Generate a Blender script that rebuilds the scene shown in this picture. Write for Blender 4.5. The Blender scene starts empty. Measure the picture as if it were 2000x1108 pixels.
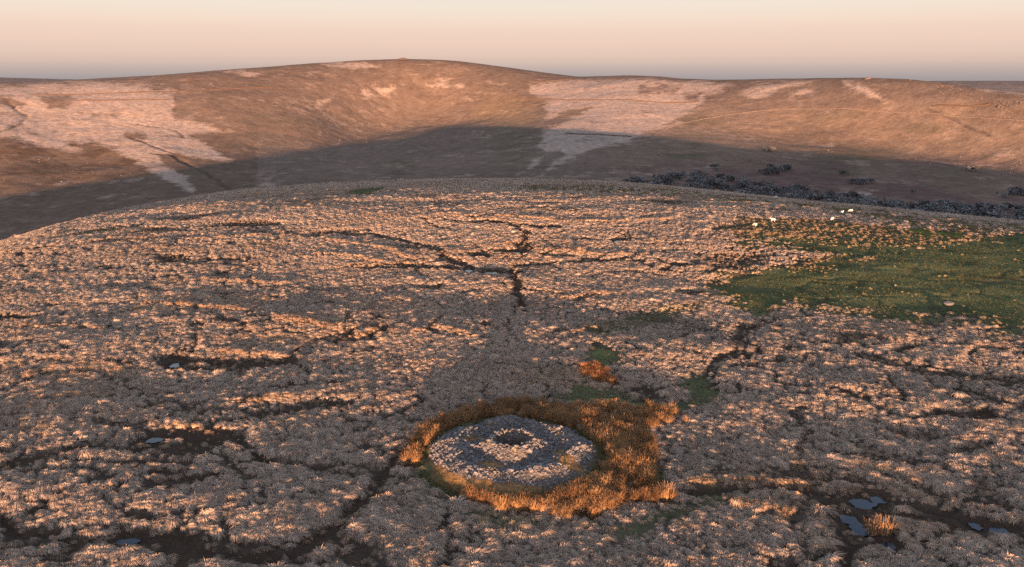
import bpy, math, random
import numpy as np

rng = np.random.default_rng(7)
random.seed(7)
scene = bpy.context.scene
COL = scene.collection

# ------------------------------------------------------------------ camera
FPX = 1570.0                      # focal length in pixels of a 2000 px wide frame
PITCH = math.atan(404.0 / FPX)    # the true horizon lies 404 px above the middle
CAMH = 28.0                       # drone height over the moor
cam = bpy.data.cameras.new('camera')
cam.sensor_width = 36.0
cam.lens = 36.0 * FPX / 2000.0
cam.clip_start = 1.0
cam.clip_end = 60000.0
cam_ob = bpy.data.objects.new('camera', cam)
cam_ob.location = (0, 0, CAMH)
cam_ob.rotation_euler = (math.pi / 2 - PITCH, 0, 0)
COL.objects.link(cam_ob)
scene.camera = cam_ob

# ------------------------------------------------------------------ sun, sky, exposure
SUN_EL = math.radians(2.5)
SUN_AZ = math.radians(-1.0)       # light travels towards +Y, turned a little to +X
sun = bpy.data.lights.new('sun', 'SUN')
sun.energy = 2.6
sun.angle = math.radians(0.3)
sun.color = (1.0, 0.50, 0.255)
sun_ob = bpy.data.objects.new('sun', sun)
sun_ob.rotation_euler = (math.pi / 2 - SUN_EL, 0, -SUN_AZ)
sun_ob.location = (0, -50, 80)
COL.objects.link(sun_ob)

world = bpy.data.worlds.new('World')
scene.world = world
world.use_nodes = True
wn, wl = world.node_tree.nodes, world.node_tree.links
bg = wn['Background']
sky = wn.new('ShaderNodeTexSky')
sky.sky_type = 'NISHITA'
sky.sun_disc = False
sky.sun_elevation = SUN_EL
sky.sun_rotation = math.pi + SUN_AZ
tc = wn.new('ShaderNodeTexCoord')
sep = wn.new('ShaderNodeSeparateXYZ')
wl.new(tc.outputs['Generated'], sep.inputs[0])
ramp = wn.new('ShaderNodeValToRGB')          # twilight bands over the far horizon, by height
mr = wn.new('ShaderNodeMapRange')
mr.inputs['From Min'].default_value = -0.02
mr.inputs['From Max'].default_value = 0.34
wl.new(sep.outputs['Z'], mr.inputs['Value'])
wl.new(mr.outputs[0], ramp.inputs[0])
SKY_EV = 2.0 ** 3.25 * 1.15
def lin(c):
    return [((v / 255) / 12.92 if v / 255 < 0.04045 else ((v / 255 + 0.055) / 1.055) ** 2.4) for v in c]
stops = [(-1.0, (156, 150, 149)), (-0.1, (167, 158, 158)), (0.45, (191, 174, 168)), (1.0, (217, 191, 177)),
         (1.5, (229, 200, 184)), (2.2, (238, 207, 190)), (3.0, (242, 213, 195)), (3.7, (245, 222, 203)),
         (4.6, (244, 229, 213)), (7.0, (228, 224, 220)), (12.0, (188, 202, 214))]
cr = ramp.color_ramp
while len(cr.elements) < len(stops):
    cr.elements.new(0.5)
for e, (deg, c) in zip(cr.elements, stops):
    e.position = (math.sin(math.radians(deg)) + 0.02) / 0.36
    e.color = [v / SKY_EV * 10 for v in lin(c)] + [1]
mix = wn.new('ShaderNodeMix')
mix.data_type = 'RGBA'
mf = wn.new('ShaderNodeMapRange')
mf.interpolation_type = 'SMOOTHSTEP'
mf.inputs['From Min'].default_value = math.sin(math.radians(6))
mf.inputs['From Max'].default_value = math.sin(math.radians(24))
wl.new(sep.outputs['Z'], mf.inputs['Value'])
wl.new(mf.outputs[0], mix.inputs[0])
wl.new(ramp.outputs[0], mix.inputs[6])
wb = wn.new('ShaderNodeMix')                  # the camera's warm white balance
wb.data_type = 'RGBA'
wb.blend_type = 'MULTIPLY'
wb.inputs[0].default_value = 1.0
wb.inputs[7].default_value = (1.10, 0.92, 0.98, 1)
wl.new(sky.outputs[0], wb.inputs[6])
wl.new(wb.outputs[2], mix.inputs[7])
wl.new(mix.outputs[2], bg.inputs[0])
bg.inputs[1].default_value = 0.115

vs = scene.view_settings
vs.view_transform = 'Standard'
vs.look = 'None'
vs.gamma = 1.0
vs.use_curve_mapping = False
vs.exposure = 3.25
scene.render.engine = 'CYCLES'
scene.cycles.use_denoising = False
scene.cycles.max_bounces = 5
scene.cycles.diffuse_bounces = 2
scene.cycles.transparent_max_bounces = 6

# ------------------------------------------------------------------ numpy helpers
#TERRAIN-BEGIN
def hash2(ix, iy, seed):
    h = (ix.astype(np.int64) * 374761393 + iy.astype(np.int64) * 668265263 + seed * 974634777) & 0xFFFFFFFF
    h = ((h ^ (h >> 13)) * 1274126177) & 0xFFFFFFFF
    h = h ^ (h >> 16)
    return (h & 0xFFFFFF) / float(0x1000000)

def vnoise(x, y, seed=0):
    """smooth value noise, -1..1"""
    x = np.asarray(x, float); y = np.asarray(y, float)
    ix = np.floor(x); iy = np.floor(y)
    fx = x - ix; fy = y - iy
    ux = fx * fx * fx * (fx * (fx * 6 - 15) + 10); uy = fy * fy * fy * (fy * (fy * 6 - 15) + 10)
    a = hash2(ix, iy, seed); b = hash2(ix + 1, iy, seed)
    c = hash2(ix, iy + 1, seed); d = hash2(ix + 1, iy + 1, seed)
    return ((a + (b - a) * ux) * (1 - uy) + (c + (d - c) * ux) * uy) * 2 - 1

def fbm(x, y, seed=0, octaves=4, gain=0.5):
    x = np.asarray(x, float); y = np.asarray(y, float)
    t = 0.0; a = 1.0; n = 0.0
    ca, sa = math.cos(0.6), math.sin(0.6)
    for o in range(octaves):
        t = t + a * vnoise(x, y, seed + 17 * o)
        n += a; a *= gain
        x, y = (x * ca - y * sa) * 2.03 + 11.3, (x * sa + y * ca) * 2.03 - 7.1
    return t / n

def sstep(a, b, x):
    t = np.clip((np.asarray(x, float) - a) / (b - a), 0, 1)
    return t * t * (3 - 2 * t)

CP, SP = math.cos(PITCH), math.sin(PITCH)
def pix_dir(px, py):
    u = (np.asarray(px, float) - 1000) / FPX; v = (554 - np.asarray(py, float)) / FPX
    return u, CP + v * SP, -SP + v * CP

def pix_angles(px, py):
    dx, dy, dz = pix_dir(px, py)
    return np.arctan2(dx, dy), dz / np.hypot(dx, dy)      # azimuth, tangent of the elevation

def project(x, y, z):
    zz = z - CAMH
    f = y * CP - zz * SP
    up = y * SP + zz * CP
    f = np.where(f < 1e-3, 1e-3, f)
    return 1000 + FPX * x / f, 554 - FPX * up / f

AZ = np.linspace(-math.pi, math.pi, 2881)                  # lookup tables over the compass, 1/8 degree
def smooth(v, n):
    k = np.hanning(2 * n + 3)[1:-1]; k /= k.sum()
    return np.convolve(np.concatenate([v[-n - 1:-1], v, v[1:n + 1]]), k, 'same')[n:-n]

def table(pix, n=12, left=None, right=None):
    """value over azimuth from (image x, image y) silhouettes -> tangent of elevation"""
    a, t = pix_angles([p[0] for p in pix], [p[1] for p in pix])
    return smooth(np.interp(AZ, a, t), n)

def table_v(pxs, vals, py=300, n=40):
    a, _ = pix_angles(pxs, [py] * len(pxs))
    return smooth(np.interp(AZ, a, vals), n)

# the near moor: level round the cairn, then rounding off to its skyline
NEAR_SKY = [(-700,760), (-400, 670), (-200, 560), (0, 479), (100, 446), (200, 421), (300, 399), (400, 381), (500, 370.5), (600, 362.5), (700, 356), (800, 351.5),
            (870, 350), (1000, 351), (1100, 353), (1200, 357), (1300, 364.5), (1400, 374), (1500, 385), (1600, 396.5), (1800, 417), (2000, 436.5), (2200, 450), (2500, 474)]  # outermost points lie out of view, shaped for the hill's cast shadow
S_NEAR = -table(NEAR_SKY, 6)
R0_NEAR = smooth(0.34 * 2 * CAMH / S_NEAR, 30)
R1_NEAR = 2 * CAMH / S_NEAR - R0_NEAR
K_NEAR = S_NEAR / (2 * (R1_NEAR - R0_NEAR))

# the hills over the valley
FAR_SKY = [(-600, 185), (-200, 165), (0, 161), (60, 160), (150, 155.5), (300, 148), (400, 140), (500, 132.5), (600, 124.5), (700, 118), (790, 115.5), (850, 116.5), (900, 120),
           (1000, 133), (1050, 140), (1130, 150.5), (1180, 149), (1230, 147.5), (1290, 150), (1330, 154.5), (1400, 156), (1500, 154.5), (1600, 152.5), (1695, 152), (1770, 154),
           (1830, 160), (1880, 168), (1940, 176), (2000, 183), (2200, 215), (2600, 260)]
BACK_SKY = [(-500, 146), (0, 151.5), (60, 153.5), (150, 156), (300, 161), (1000, 165), (1780, 160), (1850, 158.5), (1950, 158.5), (2000, 159), (2400, 156)]
T_FAR = table(FAR_SKY, 5)
T_BACK = table(BACK_SKY, 8)
TERM = [(-200, 395), (0, 372), (135, 358), (270, 341), (440, 318), (600, 296), (690, 280), (760, 264), (820, 252), (900, 245.5), (1000, 243), (1060, 246), (1130, 255), (1200, 262), (1300, 270.5), (1500, 281), (1700, 294), (1850, 309), (2000, 331), (2200, 360)]
T_TERM = table(TERM, 8)
R_VAL = table_v([-600, 0, 400, 1000, 1500, 2000, 2600], [620, 620, 640, 650, 600, 560, 500])
Z_VAL = table_v([-600, 0, 400, 1000, 1500, 2000, 2600], [-110, -105, -85, -72, -74, -78, -80])
D_TERM = table_v([-600, -200, 0, 150, 300, 450, 600, 750, 850, 1000, 1130, 1250, 1400, 1550, 1750, 2000, 2600], [960, 960, 960, 985, 1000, 1060, 1160, 1400, 1480, 1330, 1180, 1130, 1130, 1160, 1140, 1060, 900], n=16)
R_FAR = table_v([-600, 0, 400, 800, 1100, 1300, 1600, 1800, 2000, 2600], [1650, 1600, 1640, 1800, 1840, 1720, 1480, 1380, 1300, 1150])

def pchip3(x, xs, ys):
    """monotone cubic through 4 stacked knots (arrays)"""
    h = [xs[i + 1] - xs[i] for i in range(len(xs) - 1)]
    d = [(ys[i + 1] - ys[i]) / h[i] for i in range(len(h))]
    m = [d[0] * 0]
    for i in range(1, len(h)):
        w1 = 2 * h[i] + h[i - 1]; w2 = h[i] + 2 * h[i - 1]
        good = d[i - 1] * d[i] > 0
        dd0 = np.where(good, d[i - 1], 1); dd1 = np.where(good, d[i], 1)
        m.append(np.where(good, (w1 + w2) / (w1 / dd0 + w2 / dd1), 0))
    m.append(d[-1] * 0)
    out = np.zeros_like(x)
    for i in range(len(h)):
        t = (x - xs[i]) / h[i]
        inside = (t >= 0) & (t <= 1)
        t = np.clip(t, 0, 1)
        v = ((2 * t**3 - 3 * t**2 + 1) * ys[i] + (t**3 - 2 * t**2 + t) * h[i] * m[i] + (-2 * t**3 + 3 * t**2) * ys[i + 1] + (t**3 - t**2) * h[i] * m[i + 1])
        out = np.where(inside, v, out)
    out = np.where(x < xs[0], ys[0], out)
    return np.where(x > xs[-1], ys[-1], out)

AL, AR = 39.0 / 540 ** 1.6, 11.0 / 540 ** 2.0      # fall of the unseen flanks, shaped to place the shadow edge on the far hills
def near_z(r, az):
    r0 = np.interp(az, AZ, R0_NEAR); r1 = np.interp(az, AZ, R1_NEAR); k = np.interp(az, AZ, K_NEAR)
    q = np.clip(r - r0, 0, None); qm = (r1 - r0) * 1.25
    back = sstep(1.2, 2.2, np.abs(az))
    z = np.where(q < qm, -k * q * q, -k * qm * qm - 2 * k * qm * (q - qm) * 1.2)
    x = r * np.sin(az); y = r * np.cos(az)
    zb = -((y / 190.0) ** 2) * 1.5 - np.where(x < 0, AL * np.abs(x) ** 1.6, AR * np.abs(x) ** 2.0)
    return z * (1 - back) + zb * back

def far_z(r, az):
    rv = np.interp(az, AZ, R_VAL); zv = np.interp(az, AZ, Z_VAL)
    dt = np.interp(az, AZ, D_TERM); zt = CAMH + dt * np.interp(az, AZ, T_TERM)
    rf = np.interp(az, AZ, R_FAR); zf = CAMH + rf * np.interp(az, AZ, T_FAR)
    z4 = zf - 45; r4 = rf + 900
    zb = CAMH + 6500 * np.interp(az, AZ, T_BACK)
    z = pchip3(r, [rv, dt, rf, r4, r4 * 0 + 6500], [zv, zt, zf, np.minimum(z4, zb - 25), zb])
    z = np.where(r > 6500, zb - ((r - 6500) / 1000.0) ** 2 * 3.0, z)
    back = sstep(1.0, 1.9, np.abs(az))
    return z * (1 - back) + (-75.0) * back

CAIRN = (0.0, 54.75)
def cairn_h(rho, th):
    """height of the cairn mound over the moor"""
    wob = 1 + (0.035 * np.sin(2 * th + 0.6) + 0.035 * np.sin(3 * th + 2.0) + 0.025 * np.sin(5 * th) + 0.02 * np.sin(8 * th + 1)) * np.clip(rho / 3 - .5, 0, 1)
    q = rho / wob
    h = np.interp(q, [0, 0.85, 1.05, 1.20, 1.5, 1.7, 2.6, 2.9, 3.4, 3.9, 4.4, 4.9, 5.5, 6.0, 6.45, 6.8],
                  [0.02, 0.05, 0.3, 1.34, 1.46, 1.40, 0.76, 0.62, 0.60, 0.72, 0.82, 0.76, 0.52, 0.28, 0.08, 0.0])
    return h

def terrain(x, y, detail=True):
    x = np.asarray(x, float); y = np.asarray(y, float)
    r = np.hypot(x, y); az = np.arctan2(x, y)
    zn = near_z(r, az)
    zf = far_z(r, az)
    k = 8.0
    m = np.maximum(zn, zf)
    z = m + k * np.log(np.exp((zn - m) / k) + np.exp((zf - m) / k))
    z = z + 1.6 * np.exp(-(r / 60.0) ** 2) + 0.7 * sstep(85, 190, r) * (1 - sstep(190, 270, r)) * sstep(1.2, .7, np.abs(az))
    if detail:
        nearw = 1 - sstep(300, 420, r)
        und = (1 - .5 * sstep(90, 150, r)) * (0.55 * fbm(x / 38, y / 27, 3, 3) + 0.28 * fbm(x / 15, y / 10.0, 5, 3)) + 0.06 * fbm(x / 3.4, y / 2.6, 9, 2)
        keep = sstep(6.5, 11.0, np.hypot(x - CAIRN[0], y - CAIRN[1]))
        z = z + und * nearw * keep
        fw = sstep(500, 800, r)
        z = z + fw * (7.0 * fbm(x / 330, y / 330, 21, 3) * sstep(0, 1, 1 - np.abs(r / np.interp(az, AZ, R_FAR) - 0.75) * 3.2)
                      + 2.2 * fbm(x / 60, y / 60, 23, 4) * (1 - 0.75 * sstep(0.93, 1.0, r / np.interp(az, AZ, R_FAR)) * (r < 4000)))
    return z

def ground_at(px, py, rmin=30.0, rmax=7000.0, n=3000):
    """where the line of sight through a photo pixel meets the land"""
    px = np.atleast_1d(np.asarray(px, float)); py = np.atleast_1d(np.asarray(py, float))
    dx, dy, dz = pix_dir(px, py)
    hl = np.hypot(dx, dy); az = np.arctan2(dx, dy); t = dz / hl
    rr = np.geomspace(rmin, rmax, n)
    R, A = np.meshgrid(rr, az, indexing='ij')
    X = R * np.sin(A); Y = R * np.cos(A)
    d = CAMH + R * t[None, :] - terrain(X, Y, False)
    hit = (d < 0)
    i = np.where(hit.any(0), hit.argmax(0), n - 1)
    i = np.clip(i, 1, n - 1); j = np.arange(len(px))
    d0 = d[i - 1, j]; d1 = d[i, j]
    f = np.clip(d0 / np.where(np.abs(d0 - d1) < 1e-9, 1, d0 - d1), 0, 1)
    r = rr[i - 1] + (rr[i] - rr[i - 1]) * f
    return r * np.sin(az), r * np.cos(az)
#TERRAIN-END

# ------------------------------------------------------------------ ground cover of the near moor, as maps over the land (metres)
GX0, GX1, GY0, GY1, GS = -290.0, 290.0, 24.0, 372.0, 0.25
NX, NY = int((GX1 - GX0) / GS), int((GY1 - GY0) / GS)
gx = GX0 + (np.arange(NX) + 0.5) * GS
gy = GY0 + (np.arange(NY) + 0.5) * GS
_X, _Y = np.meshgrid(gx, gy)
_warp = 0.55 + np.clip((np.hypot(_X, _Y) - 50) / 90.0, 0, 1.6)
WX = (_X + _warp * 1.3 * fbm(_X / 5.0, _Y / 5.0, 31, 3)).astype(np.float32)
WY = (_Y + _warp * 1.3 * fbm(_X / 5.0, _Y / 5.0, 37, 3)).astype(np.float32)

def window(xs, ys, pad):
    i0 = max(0, int((min(xs) - pad - GX0) / GS)); i1 = min(NX, int((max(xs) + pad - GX0) / GS) + 1)
    j0 = max(0, int((min(ys) - pad - GY0) / GS)); j1 = min(NY, int((max(ys) + pad - GY0) / GS) + 1)
    return slice(j0, j1), slice(i0, i1)

def seg_dist(X, Y, xs, ys, closed=False):
    d = np.full(X.shape, 1e9, np.float32)
    n = len(xs)
    for i in range(n if closed else n - 1):
        ax, ay, bx, by = xs[i], ys[i], xs[(i + 1) % n], ys[(i + 1) % n]
        L = max((bx - ax) ** 2 + (by - ay) ** 2, 1e-9)
        t = np.clip(((X - ax) * (bx - ax) + (Y - ay) * (by - ay)) / L, 0, 1)
        d = np.minimum(d, np.hypot(X - ax - t * (bx - ax), Y - ay - t * (by - ay)))
    return d

def inside(X, Y, xs, ys):
    c = np.zeros(X.shape, bool)
    n = len(xs)
    for i in range(n):
        ax, ay, bx, by = xs[i], ys[i], xs[i - 1], ys[i - 1]
        if ay == by:
            continue
        c ^= ((ay > Y) != (by > Y)) & (X < (bx - ax) * (Y - ay) / (by - ay) + ax)
    return c

def paint_poly(m, pts, soft, val=1.0):
    xs, ys = ground_at([p[0] for p in pts], [p[1] for p in pts], 30, 400, 1200)
    w = window(xs, ys, soft + 4)
    if m[w].size == 0:
        return
    X, Y = WX[w], WY[w]
    sd = seg_dist(X, Y, xs, ys, True) * np.where(inside(X, Y, xs, ys), 1, -1)
    m[w] = np.maximum(m[w], val * sstep(-soft, soft, sd + soft * .9 * fbm(X / 2.5, Y / 2.0, 43, 2)))

def paint_line(m, pts, width, val=1.0, soft=None):
    xs, ys = ground_at([p[0] for p in pts], [p[1] for p in pts], 30, 400, 1200)
    soft = width * 0.7 if soft is None else soft
    w = window(xs, ys, width + soft + 4)
    if m[w].size == 0:
        return
    X, Y = WX[w], WY[w]
    wid = width * (0.75 + 0.55 * fbm(X / 6.0, Y / 6.0, 41, 2))
    m[w] = np.maximum(m[w], val * (1 - sstep(wid * 0.4, wid * 0.4 + soft, seg_dist(X, Y, xs, ys))))

def zeros():
    return np.zeros((NY, NX), np.float32)

M_GREEN, M_MIX, M_HEATH, M_DARK, M_BANK, M_BRIGHT, M_RUSH, M_RED = (zeros() for _ in range(8))
paint_poly(M_GREEN, [(1390, 548), (1440, 530), (1560, 528), (1600, 518), (1640, 499), (1580, 490), (1480, 481), (1440, 471), (1500, 466), (1600, 471), (1700, 478), (1800, 480),
                     (1900, 470), (2050, 446), (2250, 475), (2300, 700), (2050, 655), (1950, 645), (1900, 632), (1850, 622), (1780, 618), (1690, 612), (1610, 598), (1545, 592),
                     (1495, 606), (1440, 588), (1405, 565)], 5.0)
paint_poly(M_MIX, [(1430, 426), (1560, 430), (1700, 440), (1890, 455), (1900, 472), (1800, 482), (1700, 480), (1600, 472), (1500, 466), (1440, 460)], 3)
paint_poly(M_MIX, [(1395, 560), (1500, 520), (1640, 492), (1700, 500), (1640, 530), (1560, 560), (1500, 612), (1420, 590)], 2, 0.5)
paint_poly(M_BRIGHT, [(1745, 440), (1800, 448), (1880, 458), (1870, 466), (1780, 458)], 2.5)
paint_poly(M_HEATH, [(1000, 363), (1150, 361), (1300, 368), (1500, 388), (1700, 410), (2000, 440), (2100, 450), (2000, 450), (1900, 455), (1750, 440), (1640, 418), (1540, 402),
                     (1450, 398), (1370, 388), (1250, 382), (1100, 374), (1020, 370)], 3)
paint_poly(M_HEATH, [(70, 472), (180, 448), (250, 440), (330, 432), (200, 455), (100, 471)], 1.2, 0.9)
paint_poly(M_GREEN, [(668, 379), (720, 368), (752, 367), (745, 374), (700, 381)], 2, 0.9)
paint_poly(M_GREEN, [(1148, 680), (1165, 674), (1190, 690), (1218, 705), (1205, 716), (1175, 723), (1155, 715)], 0.8)
paint_poly(M_GREEN, [(1090, 776), (1130, 755), (1180, 768), (1222, 758), (1250, 782), (1220, 792), (1150, 790), (1100, 786)], 1.0, 0.75)
paint_poly(M_GREEN, [(1335, 748), (1365, 734), (1385, 748), (1368, 790), (1320, 802), (1240, 794), (1210, 762), (1235, 775), (1290, 787), (1345, 775)], 0.8, 0.9)
paint_poly(M_GREEN, [(1190, 1035), (1330, 985), (1400, 962), (1425, 985), (1330, 1022), (1250, 1050)], 1.0, 0.75)
paint_poly(M_GREEN, [(1262, 932), (1285, 918), (1292, 945), (1270, 952)], 0.4)
paint_poly(M_GREEN, [(820, 905), (850, 950), (905, 985), (930, 978), (880, 950), (850, 915)], 0.5, 0.9)
paint_poly(M_GREEN, [(930, 1000), (1010, 1010), (1060, 1030), (1000, 1035), (940, 1020)], 0.6, 0.5)
paint_poly(M_GREEN, [(1120, 640), (1350, 590), (1420, 575), (1350, 610), (1180, 660)], 1.0, 0.45)
CD = np.hypot(WX - CAIRN[0], WY - CAIRN[1])
M_GREEN = np.maximum(M_GREEN, (sstep(5.6, 6.2, CD) * (1 - sstep(7.2, 7.9, CD))).astype(np.float32))

for pts, w_, v_ in [
    ([(1020, 445), (1022, 470), (1026, 492)], 2.6, .9), ([(1060, 455), (1072, 475), (1085, 485)], 1.2, .6),
    ([(990, 525), (1010, 545), (1013, 570), (1006, 600)], 1.9, 1), ([(1003, 528), (985, 552), (1000, 585)], .8, .8), ([(1002, 600), (1000, 640), (1010, 670)], .45, .8), ([(1006, 600), (1030, 612)], .6, .8),
    ([(1482, 622), (1440, 665), (1405, 700), (1370, 737)], .65, 1), ([(1492, 628), (1452, 670), (1418, 705), (1386, 737)], .5, .9), ([(1450, 640), (1420, 680)], 1.6, .6),
    ([(772, 880), (760, 900), (735, 930), (700, 965), (640, 1015), (590, 1060), (555, 1108)], 1.0, 1), ([(735, 940), (650, 1025), (600, 1075)], 1.3, .9),
    ([(235, 1050), (330, 1072), (420, 1087), (520, 1098), (570, 1095)], 1.7, 1), ([(330, 1050), (430, 1062), (540, 1075)], 1.2, .7),
    ([(320, 697), (400, 705), (480, 712), (570, 708)], 1.7, .9), ([(340, 715), (420, 722), (500, 718)], 2.0, .8), ([(200, 710), (330, 705)], 1.0, .6),
    ([(285, 862), (350, 857), (425, 868)], 2.0, .9), ([(320, 880), (400, 885)], 2.0, .7), ([(300, 925), (370, 940), (450, 930)], 1.3, .8), ([(480, 815), (550, 806), (600, 795), (660, 785)], 1.1, .9),
    ([(0, 890), (100, 905), (200, 915), (300, 908), (420, 905), (560, 905), (700, 922)], .8, .8), ([(40, 930), (130, 925), (220, 935)], 1.2, .7), ([(0, 1065), (120, 1055), (240, 1052)], 1.0, .7),
    ([(450, 920), (520, 940), (525, 1000)], .55, .8), ([(430, 990), (520, 985), (600, 965), (660, 955)], .5, .7), ([(380, 1020), (470, 1000), (520, 985)], .5, .7), ([(360, 900), (370, 990), (350, 1040)], .5, .6),
    ([(1340, 966), (1450, 962), (1560, 962), (1640, 967), (1720, 976), (1800, 996), (1900, 1020), (2010, 1036)], 1.2, 1), ([(1700, 1000), (1800, 1012), (1900, 1036), (2000, 1050)], 1.0, .8),
    ([(1545, 800), (1566, 850), (1560, 900), (1578, 970), (1552, 1040), (1575, 1108)], .8, .55), ([(1600, 980), (1640, 1020), (1680, 1050)], 1.2, .8), ([(1790, 955), (1900, 975), (2010, 1000)], 1.0, .8),
    ([(1690, 700), (1800, 730), (1950, 742), (2010, 738)], 2.4, .65), ([(1870, 765), (2010, 800)], 1.6, .7), ([(1600, 880), (1700, 900), (1800, 905)], 1.0, .6), ([(1500, 940), (1620, 935), (1700, 945)], 1.0, .7),
    ([(850, 428), (930, 434), (1000, 440), (1085, 443)], 1.7, .95), ([(640, 452), (720, 458), (790, 470), (850, 490), (900, 515)], 2.4, .75), ([(720, 526), (800, 521), (880, 521), (960, 529), (1015, 528)], 2.2, .85),
    ([(900, 500), (960, 490), (1010, 488), (1035, 490)], 1.6, .8), ([(1000, 520), (1150, 512), (1220, 506)], 2.2, .6), ([(1290, 518), (1345, 521)], 1.4, .9), ([(800, 410), (900, 400), (1000, 395), (1100, 398)], 1.8, .6),
    ([(960, 410), (1040, 405), (1130, 412)], 2.0, .6), ([(1000, 395), (1080, 388)], 2.0, .6), ([(820, 425), (870, 445), (960, 420)], 1.2, .6),
    ([(870, 1000), (880, 1060), (870, 1108)], .5, .8), ([(935, 1045), (885, 1085), (850, 1108)], .4, .7), ([(910, 655), (955, 668)], .9, .9), ([(520, 560), (640, 570), (720, 560)], 1.0, .6), ([(780, 560), (860, 600), (930, 650)], .45, .6),
    ([(700, 480), (770, 500), (860, 560), (960, 640)], .5, .5), ([(220, 560), (330, 572), (430, 565)], 1.2, .6), ([(130, 730), (260, 742)], .9, .6), ([(560, 760), (660, 745)], 1.0, .6), ([(1180, 870), (1270, 905), (1262, 950)], .4, .6),
    ([(1285, 840), (1300, 900), (1270, 950)], .4, .7), ([(765, 560), (700, 600), (640, 680)], .4, .5), ([(380, 660), (360, 700)], .9, .8)]:
    paint_line(M_DARK, pts, w_ * .58, v_ * .92)
# patchy wet peat between the tussocks
M_DARK = np.maximum(M_DARK, 0.6 * sstep(0.28, 0.6, fbm(_X / 17, _Y / 11, 51, 4)).astype(np.float32) * sstep(-0.2, 0.3, fbm(_X / 60, _Y / 60, 55, 2)).astype(np.float32))
net = np.abs(fbm(_X / 15, _Y / 10, 57, 3)); net2 = np.abs(fbm(_X / 7 + 40, _Y / 6, 59, 2))
wetside = np.clip(sstep(5, -25, _X) * sstep(130, 70, _Y) + sstep(18, 40, _X) * sstep(90, 60, _Y), 0, 1)
M_DARK = np.maximum(M_DARK, ((.6 + .4 * wetside) * (1 - sstep(.012, .05 + .03 * wetside, net)) * sstep(-.3 - .3 * wetside, .25 - .3 * wetside, fbm(_X / 40, _Y / 40, 63, 2))).astype(np.float32))
M_DARK = np.maximum(M_DARK, ((.5 + .35 * wetside) * (1 - sstep(.015, .06, net2)) * sstep(-.1 - .4 * wetside, .35, fbm(_X / 30, _Y / 25, 67, 2))).astype(np.float32))
net3 = np.abs(fbm(_X / 5.5 - 20, _Y / 4.5, 69, 2))
M_DARK = np.maximum(M_DARK, (.95 * (1 - sstep(.025, .085, net3)) * sstep(-.35, .2, fbm(_X / 24, _Y / 20, 65, 2)) * (1 - .6 * sstep(120, 180, _Y))).astype(np.float32))
for pts in [[(420, 690), (480, 695), (570, 704)], [(540, 629), (600, 638), (660, 652), (700, 662)], [(800, 655), (840, 645), (885, 650), (905, 660)], [(330, 843), (370, 846), (420, 851)],
            [(280, 597), (380, 602), (480, 612)], [(330, 555), (430, 548), (560, 555)], [(560, 627), (620, 640)], [(1360, 950), (1450, 948), (1560, 952)], [(640, 470), (720, 480), (800, 505)],
            [(860, 420), (960, 422), (1100, 432), (1300, 430)], [(1000, 478), (1160, 500), (1260, 500)], [(700, 520), (800, 512)], [(1090, 585), (1200, 572)], [(1120, 655), (1190, 640)],
            [(60, 640), (180, 650)], [(100, 780), (230, 775)], [(480, 790), (560, 782)], [(620, 500), (740, 512)], [(360, 470), (520, 462)], [(1440, 985), (1560, 1010)]]:
    paint_line(M_BANK, pts, 0.7, 1.0, 0.7)

# the ring of rushes round the cairn, wide on its right
RING = [[(790, 870), (820, 835), (862, 818), (905, 800), (985, 790), (1060, 782), (1110, 792), (1200, 790), (1290, 800), (1320, 800), (1300, 830), (1272, 850), (1268, 880), (1275, 905), (1262, 935),
         (1275, 960), (1318, 975), (1300, 985), (1250, 985), (1180, 1000), (1100, 1006), (1030, 1004), (985, 998), (940, 985), (905, 965), (925, 957), (985, 966), (1060, 968), (1120, 955), (1160, 925), (1172, 900),
         (1165, 875), (1150, 858), (1110, 835), (1060, 820), (1000, 815), (940, 818), (890, 828), (850, 850), (835, 880), (828, 905), (790, 905), (770, 900)]]
for pts in RING:
    paint_poly(M_RUSH, pts, 0.5)
paint_poly(M_RUSH, [(1135, 728), (1165, 718), (1200, 735), (1215, 755), (1185, 753), (1150, 743)], 0.6)
paint_poly(M_RED, [(1135, 728), (1165, 718), (1200, 735), (1215, 755), (1185, 753), (1150, 743)], 1.0)
M_RUSH *= sstep(6.6, 7.0, np.hypot(_X - CAIRN[0], _Y - CAIRN[1]))

def look(m, x, y):
    fx = np.clip((np.asarray(x) - GX0) / GS - 0.5, 0, NX - 1.001); fy = np.clip((np.asarray(y) - GY0) / GS - 0.5, 0, NY - 1.001)
    i = fx.astype(int); j = fy.astype(int); u = fx - i; v = fy - j
    return (m[j, i] * (1 - u) + m[j, i + 1] * u) * (1 - v) + (m[j + 1, i] * (1 - u) + m[j + 1, i + 1] * u) * v

# bog pools: photo pixel of the middle, width and height in photo pixels
POOL_PX = [(1690, 977, 44, 15), (1715, 968, 20, 8), (1663, 1010, 26, 20), (1680, 1029, 32, 19), (255, 1053, 36, 10), (340, 711, 18, 7), (300, 861, 24, 6), (957, 527, 24, 5), (915, 523, 10, 6),
           (937, 497, 22, 4), (1000, 489, 36, 3.5), (1208, 469, 17, 4), (1321, 519, 13, 4), (965, 434, 18, 3), (940, 434, 10, 2.4), (1003, 442, 13, 3), (1056, 444, 13, 3), (1078, 443, 14, 2.4), (1905, 1025, 20, 8), (1955, 1036, 26, 8), (1735, 1062, 18, 9)]
pools = []
for px, py, w_, h_ in POOL_PX:
    x, y = ground_at([px, px - w_ / 2, px + w_ / 2, px, px], [py, py, py, py - h_ / 2, py + h_ / 2], 30, 400, 4000)
    pools.append((x[0], y[0], max(np.hypot(x[2] - x[1], y[2] - y[1]) / 2, .3), max((y[3] - y[4]) / 2, .3)))
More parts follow.
